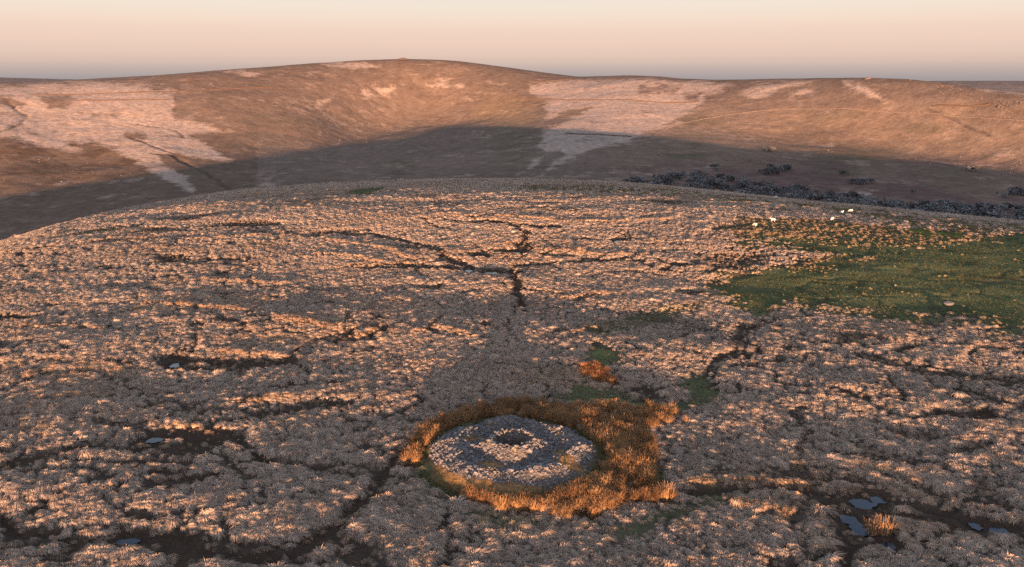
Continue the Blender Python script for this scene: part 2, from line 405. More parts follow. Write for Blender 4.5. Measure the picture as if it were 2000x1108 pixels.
POOLZ = [float(terrain(p[0], p[1], False)) - 0.12 for p in pools]
POOL_KEEP = zeros()
for (x, y, a, b) in pools:
    w = window([x - a, x + a], [y - b, y + b], 4)
    M_DARK[w] = np.maximum(M_DARK[w], (1 - sstep(1.1, 2.2, np.hypot((_X[w] - x) / (a + .3), (_Y[w] - y) / (b + .3)) + .5 * fbm(_X[w], _Y[w], 62, 2))).astype(np.float32) * .9)
    POOL_KEEP[w] = np.maximum(POOL_KEEP[w], 1 - sstep(0.95, 1.3, np.hypot((_X[w] - x) / (a + .1), (_Y[w] - y) / (b + .1)) + 0.25 * fbm(_X[w] / .8, _Y[w] / .8, 61, 2)))

_t = np.linspace(0, 2 * math.pi, 25)
for _i, (x, y, a, b) in enumerate(pools):
    xs_ = np.concatenate([x + (a + .3) * q * np.cos(_t) for q in (.9, 1.2)]); ys_ = np.concatenate([y + (b + .3) * q * np.sin(_t) for q in (.9, 1.2)])
    POOLZ[_i] = float((terrain(xs_, ys_) - .26 * look(M_DARK, xs_, ys_)).min()) - .03

def land(x, y):
    """the moor with its channels, peat banks and pool basins"""
    x = np.asarray(x, float); y = np.asarray(y, float)
    z = terrain(x, y)
    ok = (x > GX0) & (x < GX1) & (y > GY0) & (y < GY1)
    keep = sstep(6.5, 8.5, np.hypot(x - CAIRN[0], y - CAIRN[1]))
    z = z + np.where(ok, (-0.26 * look(M_DARK, x, y) + 0.20 * look(M_BANK, x, y)) * keep, 0)
    for (px, py, a, b), zp in zip(pools, POOLZ):
        d = np.hypot((x - px) / (a + .35), (y - py) / (b + .35))
        w = 1 - sstep(0.7, 1.15, d)
        z = z * (1 - w) + (zp - 0.10) * w
        rim = d < 2.2
    return z

# ------------------------------------------------------------------ materials
def new_mat(name):
    m = bpy.data.materials.new(name)
    m.use_nodes = True
    nt = m.node_tree
    b = nt.nodes['Principled BSDF']
    b.inputs['Roughness'].default_value = 1.0
    b.inputs['Specular IOR Level'].default_value = 0.0
    return m, nt, b

def node(nt, kind, **kw):
    n = nt.nodes.new(kind)
    for k, v in kw.items():
        setattr(n, k, v)
    return n

def noise_val(nt, scale, detail=4, rough=0.6, vec=None):
    n = node(nt, 'ShaderNodeTexNoise')
    n.inputs['Scale'].default_value = scale
    n.inputs['Detail'].default_value = detail
    n.inputs['Roughness'].default_value = rough
    if vec is not None:
        nt.links.new(vec, n.inputs['Vector'])
    return n.outputs['Fac']

def math_node(nt, op, a, b):
    n = node(nt, 'ShaderNodeMath', operation=op)
    for i, v in enumerate((a, b)):
        if isinstance(v, (int, float)):
            n.inputs[i].default_value = v
        else:
            nt.links.new(v, n.inputs[i])
    return n.outputs[0]

def map_range(nt, v, a, b, c, d):
    n = node(nt, 'ShaderNodeMapRange')
    nt.links.new(v, n.inputs[0])
    for i, k in enumerate((a, b, c, d)):
        n.inputs[i + 1].default_value = k
    return n.outputs[0]

def mix_col(nt, fac, a, b, mode='MIX'):
    n = node(nt, 'ShaderNodeMix', data_type='RGBA', blend_type=mode)
    for i, v in ((0, fac), (6, a), (7, b)):
        if isinstance(v, (int, float)):
            n.inputs[i].default_value = v
        elif isinstance(v, tuple):
            n.inputs[i].default_value = v + (1,) if len(v) == 3 else v
        else:
            nt.links.new(v, n.inputs[i])
    return n.outputs[2]

def bump(nt, b, h, dist, strength=1.0):
    n = node(nt, 'ShaderNodeBump')
    n.inputs['Distance'].default_value = dist
    n.inputs['Strength'].default_value = strength
    nt.links.new(h, n.inputs['Height'])
    nt.links.new(n.outputs[0], b.inputs['Normal'])

def land_mat(name, fine, rough_scale, bump_h, lo=0.7, hi=1.3):
    m, nt, b = new_mat(name)
    pos = node(nt, 'ShaderNodeNewGeometry').outputs['Position']
    at = node(nt, 'ShaderNodeAttribute', attribute_name='cover')
    n1 = noise_val(nt, fine, 5, 0.7, pos)
    n2 = noise_val(nt, rough_scale, 4, 0.6, pos)
    g = math_node(nt, 'MULTIPLY', map_range(nt, n1, .3, .7, lo, hi), map_range(nt, n2, .3, .7, .88, 1.12))
    col = mix_col(nt, 1.0, at.outputs['Color'], g, 'MULTIPLY')
    nt.links.new(col, b.inputs['Base Color'])
    bump(nt, b, n1, bump_h)
    return m

MAT_MOOR = land_mat('moor_ground', 5.0, 0.35, 0.10)

def hills_mat():
    """pale grass over brown heath; the grass edge is broken up by noise"""
    m, nt, b = new_mat('hill_cover')
    pos = node(nt, 'ShaderNodeNewGeometry').outputs['Position']
    at = node(nt, 'ShaderNodeAttribute', attribute_name='cover')
    pm = node(nt, 'ShaderNodeAttribute', attribute_name='pale')
    n1 = noise_val(nt, 0.055, 6, 0.74, pos)
    n2 = noise_val(nt, 0.013, 5, 0.68, pos)
    n3 = noise_val(nt, 0.14, 4, 0.75, pos)
    edge = math_node(nt, 'ADD', pm.outputs['Fac'], math_node(nt, 'MULTIPLY', math_node(nt, 'SUBTRACT', n2, 0.5), 2.2))
    edge = math_node(nt, 'ADD', edge, math_node(nt, 'MULTIPLY', math_node(nt, 'SUBTRACT', n1, 0.5), 2.6))
    f = map_range(nt, edge, 0.24, 0.86, 0, 1)
    heath = mix_col(nt, 1.0, at.outputs['Color'], math_node(nt, 'MULTIPLY', map_range(nt, n1, .3, .7, .76, 1.24), map_range(nt, n3, .3, .7, .8, 1.2)), 'MULTIPLY')
    pale = mix_col(nt, map_range(nt, n3, .35, .65, 0, 1), (.20, .163, .138), (.36, .30, .26))
    pale = mix_col(nt, map_range(nt, n1, .48, .66, 0, .45), pale, (.22, .155, .112))
    nt.links.new(mix_col(nt, f, heath, pale), b.inputs['Base Color'])
    h = math_node(nt, 'ADD', math_node(nt, 'MULTIPLY', n1, 2.2), math_node(nt, 'MULTIPLY', n3, 1.3))
    bump(nt, b, h, 0.6)
    return m
MAT_HILLS = hills_mat()

def speckle_mat(name, c1, c2, scale, bump_h=0.02, coords='Object'):
    m, nt, b = new_mat(name)
    vec = node(nt, 'ShaderNodeTexCoord').outputs[coords] if coords else node(nt, 'ShaderNodeNewGeometry').outputs['Position']
    n1 = noise_val(nt, scale, 5, 0.65, vec)
    nt.links.new(mix_col(nt, map_range(nt, n1, .35, .65, 0, 1), c1, c2), b.inputs['Base Color'])
    bump(nt, b, n1, bump_h)
    return m

# ------------------------------------------------------------------ object helpers
def make_mesh(name, verts, faces):
    me = bpy.data.meshes.new(name)
    me.from_pydata(verts, [], faces)
    me.update()
    return me

def fast_grid(name, X, Y, Z, smooth_shade=True, flip=False):
    nr, nc = X.shape
    me = bpy.data.meshes.new(name)
    co = np.stack([X, Y, Z], -1).reshape(-1, 3).astype(np.float32)
    idx = np.arange(nr * nc).reshape(nr, nc)
    q = np.stack([idx[:-1, :-1], idx[:-1, 1:], idx[1:, 1:], idx[1:, :-1]], -1).reshape(-1, 4)
    if flip:
        q = q[:, ::-1]
    me.vertices.add(len(co)); me.vertices.foreach_set('co', co.ravel())
    me.loops.add(q.size); me.loops.foreach_set('vertex_index', q.ravel().astype(np.int32))
    me.polygons.add(len(q))
    me.polygons.foreach_set('loop_start', np.arange(0, q.size, 4, dtype=np.int32))
    me.polygons.foreach_set('use_smooth', np.full(len(q), smooth_shade))
    me.update(calc_edges=True)
    return me

def put_color(me, rgb, name='cover'):
    a = me.color_attributes.new(name, 'FLOAT_COLOR', 'POINT')
    a.data.foreach_set('color', np.concatenate([rgb, np.ones((len(rgb), 1))], 1).astype(np.float32).ravel())

def put_float(me, v, name):
    a = me.attributes.new(name, 'FLOAT', 'POINT')
    a.data.foreach_set('value', np.asarray(v, np.float32).ravel())

def link(name, data, mat=None, parent=None, loc=None):
    o = bpy.data.objects.new(name, data)
    COL.objects.link(o)
    if mat is not None and data is not None and not data.materials:
        data.materials.append(mat)
    if parent is not None:
        o.parent = parent
    if loc is not None:
        o.location = loc
    return o

def tag(o, label=None, cat=None, group=None, kind=None):
    for k, v in (('label', label), ('category', cat), ('group', group), ('kind', kind)):
        if v:
            o[k] = v
    return o

def lerp3(a, b, f):
    f = np.asarray(f)[..., None]
    return np.asarray(a) * (1 - f) + np.asarray(b) * f

# ------------------------------------------------------------------ the near moor
FA = math.radians(46)
def near_cover(x, y):
    n = 0.5 + 0.5 * fbm(x / 4, y / 4, 71, 3)
    c = lerp3((.045, .037, .032), (.095, .078, .065), n)
    dk = look(M_DARK, x, y)
    c = lerp3(c, (.045, .034, .026), np.clip(dk * 1.1, 0, 1))
    h = look(M_HEATH, x, y) * sstep(-.75, .1, fbm(x / 7, y / 3.5, 73, 3))
    c = lerp3(c, lerp3((.075, .072, .032), (.125, .095, .048), 0.5 + .5 * fbm(x / 9, y / 4, 75, 3)), h)
    g = np.clip(look(M_GREEN, x, y) + 0.75 * look(M_MIX, x, y), 0, 1)
    gn = np.clip(0.5 + 0.8 * fbm(x / 5, y / 2.6, 77, 4), 0, 1)
    c = lerp3(c, lerp3((.050, .066, .032), (.108, .122, .058), gn), g * (1 - .6 * dk))
    c = lerp3(c, (.105, .125, .030), look(M_BRIGHT, x, y) * .8)
    c = lerp3(c, (.075, .045, .02), look(M_RUSH, x, y) * .8)
    return c

rr = np.geomspace(24, 470, 560); aa = np.linspace(-FA, FA, 640)
A, R = np.meshgrid(aa, rr)
X, Y = R * np.sin(A), R * np.cos(A)
me = fast_grid('moor_ground', X, Y, land(X, Y), flip=True)
put_color(me, near_cover(X.ravel(), Y.ravel()))
tag(link('moor_ground', me, MAT_MOOR), kind='structure')

# ------------------------------------------------------------------ the hills across the valley
def far_shape(x, y):
    return terrain(x, y)

GULLIES = [([(300, 303), (340, 306), (365, 322), (395, 336), (420, 349), (440, 362), (462, 381)], 6, 1.8),
           ([(0, 263), (20, 251), (40, 239), (51, 231), (47, 221), (25, 210), (10, 195)], 6, 1.1),
           ([(1815, 208), (1832, 216), (1860, 226), (1900, 246), (1930, 262)], 5, .9),
           ([(250, 270), (300, 288), (345, 305)], 5, 1.0), ([(260, 243), (300, 246), (340, 252), (365, 270)], 5, .8)]
gul_w = []
for pts, w_, d_ in GULLIES:
    gx_, gy_ = ground_at([p[0] for p in pts], [p[1] for p in pts], 520, 5000, 4000)
    gul_w.append((gx_, gy_, w_, d_))

def hill_z(x, y):
    z = far_shape(x, y)
    for gx_, gy_, w_, d_ in gul_w:
        near = (np.abs(x - gx_.mean()) < 400) & (np.abs(y - gy_.mean()) < 500)
        if near.any():
            d = seg_dist(x[near] + 5 * fbm(x[near] / 25, y[near] / 25, 83, 2), y[near] + 5 * fbm(x[near] / 25, y[near] / 25, 87, 2), gx_, gy_)
            z[near] -= d_ * (1 - sstep(0, w_, d))
    return z

PALE = [
    [(-300, 172), (0, 166), (150, 163), (330, 160), (318, 172), (343, 181), (338, 225), (346, 236), (410, 245), (425, 255), (372, 268), (420, 295), (450, 319), (425, 320), (395, 315), (350, 303), (334, 306),
     (308, 303), (330, 330), (360, 345), (381, 366), (372, 376), (330, 355), (290, 335), (260, 315), (215, 291), (190, 282), (136, 277), (160, 297), (130, 296), (60, 280), (15, 270), (-40, 268), (-300, 280)],
    [(1032, 166), (1120, 158), (1200, 154), (1390, 160), (1432, 165), (1382, 185), (1366, 205), (1330, 226), (1290, 246), (1252, 259), (1240, 267), (1228, 279), (1190, 284), (1150, 301), (1112, 316),
     (1080, 330), (1064, 341), (1074, 326), (1098, 306), (1092, 297), (1070, 298), (1052, 280), (1066, 256), (1098, 246), (1128, 226), (1152, 210), (1102, 220), (1082, 236), (1060, 238), (1067, 220), (1058, 207), (1075, 192), (1030, 185)],
    [(1020, 341), (1035, 325), (1055, 310), (1072, 304), (1060, 318), (1040, 334)],
    [(1445, 185), (1480, 173), (1540, 165), (1590, 162), (1530, 176), (1500, 190), (1462, 194)], [(1545, 182), (1590, 177), (1598, 183), (1570, 187)],
    [(1645, 158), (1682, 167), (1722, 185), (1738, 204), (1722, 200), (1690, 181), (1652, 168)], [(1895, 167), (1990, 174), (2060, 184), (1990, 187), (1925, 177)],
    [(625, 127), (700, 121), (748, 130), (700, 137), (640, 133)], [(425, 144), (470, 137), (516, 139), (500, 146)], [(1288, 248), (1330, 237), (1320, 246), (1296, 252)], [(1640, 372), (1700, 376), (1690, 381), (1650, 379)],
    [(700, 182), (720, 178), (728, 190), (712, 194)], [(735, 172), (775, 172), (770, 180), (742, 182)], [(612, 198), (648, 190), (645, 200), (618, 206)], [(860, 166), (915, 168), (912, 174), (880, 172)]]
HOLES = [[(78, 190), (130, 185), (148, 195), (138, 207), (90, 212)], [(0, 188), (50, 204), (40, 206), (-60, 206), (-60, 190)], [(-10, 217), (40, 224), (36, 227), (-10, 225)], [(1245, 172), (1330, 170), (1320, 178), (1250, 181)],
         [(240, 263), (270, 264), (285, 272), (250, 270)], [(1340, 185), (1372, 180), (1360, 200), (1338, 198)], [(300, 170), (345, 163), (400, 160), (345, 178), (310, 176)]]

def hill_cover(px, py, x, y):
    wx = px + 13 * fbm(x / 90, y / 90, 91, 5, .6); wy = py + 5.5 * fbm(x / 90, y / 90, 93, 5, .6)
    pale = np.zeros_like(px)
    for poly, sg in [(p, 1) for p in PALE] + [(p, -1) for p in HOLES]:
        xs = [p[0] for p in poly]; ys = [p[1] for p in poly]
        m = (wx > min(xs) - 10) & (wx < max(xs) + 10) & (wy > min(ys) - 8) & (wy < max(ys) + 8)
        if not m.any():
            continue
        sd = seg_dist(wx[m], wy[m], xs, ys, True) * np.where(inside(wx[m], wy[m], xs, ys), 1, -1)
        v = sstep(-9.0, 9.0, sd)
        pale[m] = np.maximum(pale[m], v) if sg > 0 else np.minimum(pale[m], 1 - v)
    n = 0.5 + 0.5 * fbm(x / 140, y / 140, 95, 5)
    c = lerp3((.114, .089, .073), (.162, .127, .103), n)
    def blob(cx, cy, rx, ry):
        return np.clip(1 - np.hypot((wx - cx) / rx, (wy - cy) / ry), 0, 1)
    # heather and bracken on the left spur, rusty bracken low on the right, grass tints
    heather = sstep(0, .5, blob(120, 310, 260, 70)) * sstep(-.1, .3, fbm(x / 22, y / 22, 97, 4))
    c = lerp3(c, (.065, .047, .038), heather * .75)
    c = lerp3(c, (.088, .066, .050), sstep(225, 300, wy) * (wx < 500) * .5)
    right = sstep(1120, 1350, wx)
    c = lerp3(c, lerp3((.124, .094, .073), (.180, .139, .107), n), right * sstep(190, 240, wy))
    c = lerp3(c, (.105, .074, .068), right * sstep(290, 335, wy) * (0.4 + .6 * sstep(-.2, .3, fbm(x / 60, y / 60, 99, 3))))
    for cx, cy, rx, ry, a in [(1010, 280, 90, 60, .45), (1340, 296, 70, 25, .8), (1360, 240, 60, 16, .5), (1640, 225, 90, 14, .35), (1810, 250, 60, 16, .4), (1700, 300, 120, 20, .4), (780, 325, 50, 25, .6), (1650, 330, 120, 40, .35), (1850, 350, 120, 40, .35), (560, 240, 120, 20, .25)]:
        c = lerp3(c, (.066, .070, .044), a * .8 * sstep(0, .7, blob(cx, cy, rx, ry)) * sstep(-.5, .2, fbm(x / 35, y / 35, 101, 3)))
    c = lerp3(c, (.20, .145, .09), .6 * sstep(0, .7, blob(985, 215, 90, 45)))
    c = lerp3(c, (.098, .077, .066), .5 * sstep(-.05, .35, fbm(x / 75, y / 40, 103, 4)) * sstep(225, 195, wy))
    for gx_, gy_, w_, d_ in gul_w:
        near = (np.abs(x - gx_.mean()) < 400) & (np.abs(y - gy_.mean()) < 500)
        d = seg_dist(x[near] + 5 * fbm(x[near] / 25, y[near] / 25, 83, 2), y[near] + 5 * fbm(x[near] / 25, y[near] / 25, 87, 2), gx_, gy_)
        k = 1 - sstep(1.5, w_ * .7, d)
        c[near] = lerp3(c[near], (.06, .048, .04), k * .5)
        pale[near] = pale[near] * (1 - .6 * k)
    return c, pale

rf = np.concatenate([np.linspace(440, 700, 40)[:-1], np.geomspace(700, 2900, 470)[:-1], np.geomspace(2900, 9000, 60)])
af = np.linspace(-FA, FA, 820)
A, R = np.meshgrid(af, rf)
X, Y = R * np.sin(A), R * np.cos(A)
Z = hill_z(X.ravel(), Y.ravel()).reshape(X.shape)
Z[R < 470] -= 0.6
me = fast_grid('hills', X, Y, Z, flip=True)
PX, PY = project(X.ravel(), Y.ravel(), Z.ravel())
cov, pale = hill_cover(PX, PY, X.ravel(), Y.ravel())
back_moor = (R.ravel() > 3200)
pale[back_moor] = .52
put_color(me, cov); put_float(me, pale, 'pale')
tag(link('hills', me, MAT_HILLS), kind='structure')

# the land on every other side, out to the horizon
def sheet(name, rs, az):
    A, R = np.meshgrid(az, rs)
    X, Y = R * np.sin(A), R * np.cos(A)
    Z = terrain(X, Y)
    me = fast_grid(name, X, Y, Z, flip=True)
    put_color(me, np.tile((.16, .12, .08), (X.size, 1)))
    put_float(me, np.full(X.size, .5), 'pale')
    return tag(link(name, me, MAT_HILLS), kind='structure')
sheet('surrounding_moor', np.concatenate([[0.5], np.geomspace(3, 9000, 130)]), np.linspace(FA, 2 * math.pi - FA, 160))
sheet('moor_underfoot', np.linspace(0.5, 24, 8), np.linspace(-FA, FA, 60))
sheet('distant_moor', np.geomspace(9000, 45000, 24), np.linspace(-math.pi, math.pi, 240))

# ------------------------------------------------------------------ bog pools
def water_mat():
    m, nt, b = new_mat('pool_water')
    b.inputs['Base Color'].default_value = (.004, .011, .024, 1)
    b.inputs['Roughness'].default_value = 0.06
    b.inputs['Specular IOR Level'].default_value = 0.32
    b.inputs['Specular Tint'].default_value = (.40, .66, 1.0, 1)  # blue of the reflected sky deepened by tinting the water and its specular
    b.inputs['IOR'].default_value = 1.33
    n = noise_val(nt, 3.0, 2, 0.5, node(nt, 'ShaderNodeNewGeometry').outputs['Position'])
    bump(nt, b, n, 0.004)
    return m
MAT_WATER = water_mat()
for i, ((x, y, a, b_), zp) in enumerate(zip(pools, POOLZ)):
    vs_ = [(0, 0, 0)]
    n = 56
    for k in range(n):
        t = 2 * math.pi * k / n
        w = 1.0 + 0.5 * float(fbm(1.3 * math.cos(t) + 9 * i, 1.3 * math.sin(t) + 3 * i, 111, 2))
        vs_.append(((a + .12) * w * math.cos(t), (b_ + .12) * w * math.sin(t), 0))
    me = make_mesh('pool', vs_, [(0, k + 1, (k + 1) % n + 1) for k in range(n)])
    tag(link('pool', me, MAT_WATER, loc=(x, y, zp)), kind='structure')

# ------------------------------------------------------------------ grass tussocks and rushes (scattered, too many to count)
def blade_strip(V, F, p0, dirxy, h, reach, droop, width, segs=3):
    """one arching blade: up from p0, out along dirxy, the tip drooping"""
    dx, dy = dirxy
    sx, sy = -dy, dx
    i0 = len(V)
    for s in range(segs + 1):
        t = s / segs
        out = reach * (t ** 1.5)
        z = h * (math.sin(min(t * 1.25, 1.0) * math.pi / 2)) - droop * max(0, t - .45) ** 1.4
        w = width * (1 - 0.75 * t) * .5
        c = (p0[0] + dx * out, p0[1] + dy * out, p0[2] + z)
        V.append((c[0] - sx * w, c[1] - sy * w, c[2])); V.append((c[0] + sx * w, c[1] + sy * w, c[2]))
    for s in range(segs):
        a = i0 + 2 * s
        F.append((a, a + 1, a + 3, a + 2))

def tussock_mesh(seed, n=150):
    r_ = random.Random(seed)
    V, F = [], []
    # packed crown of old stems: a low lumpy dome
    rings, seg = 3, 9
    base = len(V)
    for k in range(rings + 1):
        ph = (k / rings) * math.pi / 2
        for s in range(seg):
            t = 2 * math.pi * s / seg
            q = 1 + r_.uniform(-.16, .16)
            V.append((.20 * math.cos(ph) * math.cos(t) * q, .20 * math.cos(ph) * math.sin(t) * q, -.15 + .34 * math.sin(ph) * (1 + r_.uniform(-.08, .1))))
    for k in range(rings):
        for s in range(seg):
            a = base + k * seg + s; b = base + k * seg + (s + 1) % seg
            F.append((a, b, b + seg, a + seg))
    for i in range(n):
        t = r_.uniform(0, 2 * math.pi)
        q = math.sqrt(r_.random()) * .16
        d = (math.cos(t + r_.uniform(-.5, .5)), math.sin(t + r_.uniform(-.5, .5)))
        wild = r_.random() < .04
        reach = r_.uniform(.10, .46); h = r_.uniform(.25, .37) + (r_.uniform(.02, .08) if wild else 0)
        sx, sy = -d[1], d[0]; w0 = r_.uniform(.014, .028)
        i0 = len(V)
        for k in range(5):
            u_ = k / 4
            out = reach * (u_ ** 1.1); zz = h * math.sin(min(1, u_ * 1.9) * math.pi / 2) - (0 if wild else 1) * h * .85 * max(0, u_ - .4) ** 1.5 * 2.0
            w = w0 * (1 - .7 * u_) * .5
            c0, c1 = q * math.cos(t) + d[0] * out + .13 * u_ ** 1.5, q * math.sin(t) + d[1] * out - .05 * u_ ** 1.5
            V.append((c0 - sx * w, c1 - sy * w, zz)); V.append((c0 + sx * w, c1 + sy * w, zz))
        for k in range(4):
            a = i0 + 2 * k
            F.append((a, a + 1, a + 3, a + 2))
    return make_mesh('tussock_tuft', V, F)

def rush_mesh(seed, n=130, h=1.0, spread=.3):
    r_ = random.Random(seed)
    V, F = [], []
    for i in range(n):
        t = r_.uniform(0, 2 * math.pi)
        q = math.sqrt(r_.random()) * spread
        lean = q / spread * r_.uniform(.15, .6) + r_.uniform(0, .15)
        d = (math.cos(t + r_.uniform(-.6, .6)), math.sin(t + r_.uniform(-.6, .6)))
        blade_strip(V, F, (q * math.cos(t), q * math.sin(t), -.05), d, h * r_.uniform(.55, 1.05), lean * h * .9, r_.uniform(.05, .6) * h, r_.uniform(.018, .032))
    return make_mesh('rush_tuft', V, F)

def grass_mat(name, instanced=True, fixed=(.3, .2, .1)):
    m, nt, b = new_mat(name)
    if instanced:
        col = node(nt, 'ShaderNodeAttribute', attribute_name='tint', attribute_type='INSTANCER').outputs['Color']
    else:
        col = node(nt, 'ShaderNodeRGB'); col.outputs[0].default_value = fixed + (1,); col = col.outputs[0]
    oc = node(nt, 'ShaderNodeTexCoord').outputs['Object']
    n1 = noise_val(nt, 14, 3, 0.7, oc)
    base = mix_col(nt, 1.0, col, map_range(nt, n1, .3, .7, .72, 1.28), 'MULTIPLY')
    nt.links.new(base, b.inputs['Base Color'])
    tr = node(nt, 'ShaderNodeBsdfTranslucent')
    nt.links.new(base, tr.inputs['Color'])
    ms = node(nt, 'ShaderNodeMixShader')
    ms.inputs[0].default_value = 0.18
    nt.links.new(b.outputs[0], ms.inputs[1]); nt.links.new(tr.outputs[0], ms.inputs[2])
    nt.links.new(ms.outputs[0], nt.nodes['Material Output'].inputs['Surface'])
    return m
MAT_TUSSOCK = grass_mat('moor_grass')
MAT_RUSH = grass_mat('rush_stems')

def scatter(name, label, cat, protos, mat, P, rot, scl, var, tint):
    coll = bpy.data.collections.new(name + '_tufts')
    for k, me in enumerate(protos):
        me.materials.append(mat)
        coll.objects.link(bpy.data.objects.new('%s_tuft_%02d' % (name, k), me))
    me = bpy.data.meshes.new(name)
    me.vertices.add(len(P)); me.vertices.foreach_set('co', P.astype(np.float32).ravel())
    for nm, v in (('rot', rot), ('scl', scl)):
        a = me.attributes.new(nm, 'FLOAT_VECTOR', 'POINT'); a.data.foreach_set('vector', v.astype(np.float32).ravel())
    a = me.attributes.new('var', 'INT', 'POINT'); a.data.foreach_set('value', var.astype(np.int32))
    put_color(me, tint, 'tint')
    o = link(name, me)
    ng = bpy.data.node_groups.new(name + '_scatter', 'GeometryNodeTree')
    ng.interface.new_socket('Geometry', in_out='INPUT', socket_type='NodeSocketGeometry')
    ng.interface.new_socket('Geometry', in_out='OUTPUT', socket_type='NodeSocketGeometry')
    gi = ng.nodes.new('NodeGroupInput'); go = ng.nodes.new('NodeGroupOutput')
    ci = ng.nodes.new('GeometryNodeCollectionInfo')
    ci.inputs['Collection'].default_value = coll
    ci.inputs['Separate Children'].default_value = True
    ci.inputs['Reset Children'].default_value = True
    ip = ng.nodes.new('GeometryNodeInstanceOnPoints')
    ip.inputs['Pick Instance'].default_value = True
    def named(nm, ty):
        n = ng.nodes.new('GeometryNodeInputNamedAttribute'); n.data_type = ty; n.inputs['Name'].default_value = nm
        return n.outputs['Attribute']
    ng.links.new(gi.outputs[0], ip.inputs['Points'])
    ng.links.new(ci.outputs[0], ip.inputs['Instance'])
    ng.links.new(named('var', 'INT'), ip.inputs['Instance Index'])
    ng.links.new(named('rot', 'FLOAT_VECTOR'), ip.inputs['Rotation'])
    ng.links.new(named('scl', 'FLOAT_VECTOR'), ip.inputs['Scale'])
    ng.links.new(ip.outputs[0], go.inputs[0])
    md = o.modifiers.new('scatter', 'NODES')
    md.node_group = ng
    return tag(o, label, cat, kind='stuff')

def jitter_points(r0, r1, step):
    n0 = int(r1 * math.sin(FA) / step) + 1
    xs = np.arange(-n0, n0 + 1) * step
    ys = np.arange(0, int(r1 / step) + 1) * step
    X, Y = np.meshgrid(xs, ys)
    X = X + (np.arange(len(ys)) % 2)[:, None] * step * .5
    X = (X + rng.uniform(-.42, .42, X.shape) * step).ravel(); Y = (Y + rng.uniform(-.42, .42, Y.shape) * step).ravel()
    r = np.hypot(X, Y); a = np.arctan2(X, Y)
    lim = np.interp(a, AZ, R1_NEAR) * 1.10 + 12
    ok = (r > r0) & (r <= r1) & (np.abs(a) < math.radians(42)) & (r < lim)
    return X[ok], Y[ok]

PXs, PYs, PSs = [], [], []
for r0, r1, st, sc_ in ((27, 75, .395, .69), (75, 120, .41, .70), (120, 190, .48, .78), (190, 330, .57, .92)):
    x, y = jitter_points(r0, r1, st)
    PXs.append(x); PYs.append(y); PSs.append(np.full(len(x), sc_))
x = np.concatenate(PXs); y = np.concatenate(PYs); s = np.concatenate(PSs)
g = look(M_GREEN, x, y); mx = look(M_MIX, x, y); he = look(M_HEATH, x, y); dk = look(M_DARK, x, y); bk = look(M_BANK, x, y); ru = look(M_RUSH, x, y); br = look(M_BRIGHT, x, y)
clump = fbm(x / 2.2, y / 2.2, 121, 2)
prob = 1.0 - np.clip(dk * 1.1, 0, .93)
prob *= 1 - np.clip(g * 1.2, 0, .993)
prob = np.where(mx > .3, np.minimum(prob, .30 + .3 * clump), prob)
prob *= 1 - np.clip(he * 1.1, 0, .95) * (.75 + .25 * sstep(-.3, .3, -clump))
prob *= 1 - .85 * ru
prob *= 1 - br * .8
prob = np.where(look(POOL_KEEP, x, y) > .6, 0, prob)
prob *= sstep(6.9, 7.3, np.hypot(x - CAIRN[0], y - CAIRN[1]))
prob *= 0.94 + 0 * x
u = rng.random(len(x))
ok = u < prob
# small turf tufts on the green and the heath instead of full tussocks
small = (~ok) & ((dk > .35) | (g > .4) | (he > .4) | (mx > .3)) & (rng.random(len(x)) < np.where((he > .4) | (g < .3), .33, .62)) & (np.hypot(x - CAIRN[0], y - CAIRN[1]) > 7.2) & (look(POOL_KEEP, x, y) < .3)
sel = ok | small
x, y, s, g, mx, he, dk, bk, ru, small = (v[sel] for v in (x, y, s, g, mx, he, dk, bk, ru, small))
n = len(x)
size = s * np.exp(rng.normal(0, .28, n)) * (1 + .20 * fbm(x / 9, y / 9, 123, 2)) * (1 - .35 * np.clip(dk * 1.3, 0, 1)) * (1 - .35 * g)
size = np.where(small, size * .55, size)
hz = .5 * (size + .70) * np.exp(rng.normal(0, .09, n)) * (1 + .22 * sstep(.2, .6, fbm(x / 4, y / 4, 129, 2))) * .92 * np.where(small, .6, 1)
z = land(x, y) - .04
rot = np.stack([rng.normal(0, .17, n), rng.normal(0, .17, n), rng.normal(0, .7, n)], 1)
f = rng.random(n) * .5 + .25 + .35 * fbm(x / 14, y / 14, 125, 3)
tint = lerp3((.29, .245, .206), (.42, .355, .294), np.clip(f, 0, 1))
tint = lerp3(tint, (.36, .235, .135), np.clip(.4 * bk + .5 * sstep(.15, .5, fbm(x / 22, y / 12, 127, 3)) * rng.random(n), 0, 1))  # banks tinted orange like sunlit edges; the other orange patches are random
tint = lerp3(tint, lerp3((.07, .05, .035), (.20, .13, .075), rng.random(n)), np.where(dk > .3, np.where(small, .9, .45), 0))
tint = lerp3(tint, lerp3((.14, .125, .065), (.32, .215, .125), rng.random(n)), np.where(mx > .3, .75, 0))
tint = lerp3(tint, lerp3((.06, .075, .036), (.15, .135, .072), rng.random(n) ** 2.6), np.where(small & ((g > .4) | (mx > .3)), .9, 0))
tint = lerp3(tint, lerp3((.08, .076, .036), (.17, .12, .06), rng.random(n)), np.where(small & (he > .4), .85, 0))
tint = lerp3(tint, (.20, .18, .10), np.clip(g * 1.1, 0, .9) * (~small))
tint *= rng.uniform(.72, 1.22, (n, 1))
print('tussocks', n)
scatter('tussock_grass', 'pale tussocky moor grass covering the near hilltop', 'grass', [tussock_mesh(k) for k in range(7)], MAT_TUSSOCK,
        np.stack([x, y, z], 1), rot, np.stack([size * rng.uniform(.85, 1.55, n), size * rng.uniform(.72, 1.08, n), hz], 1), rng.integers(0, 7, n), tint)

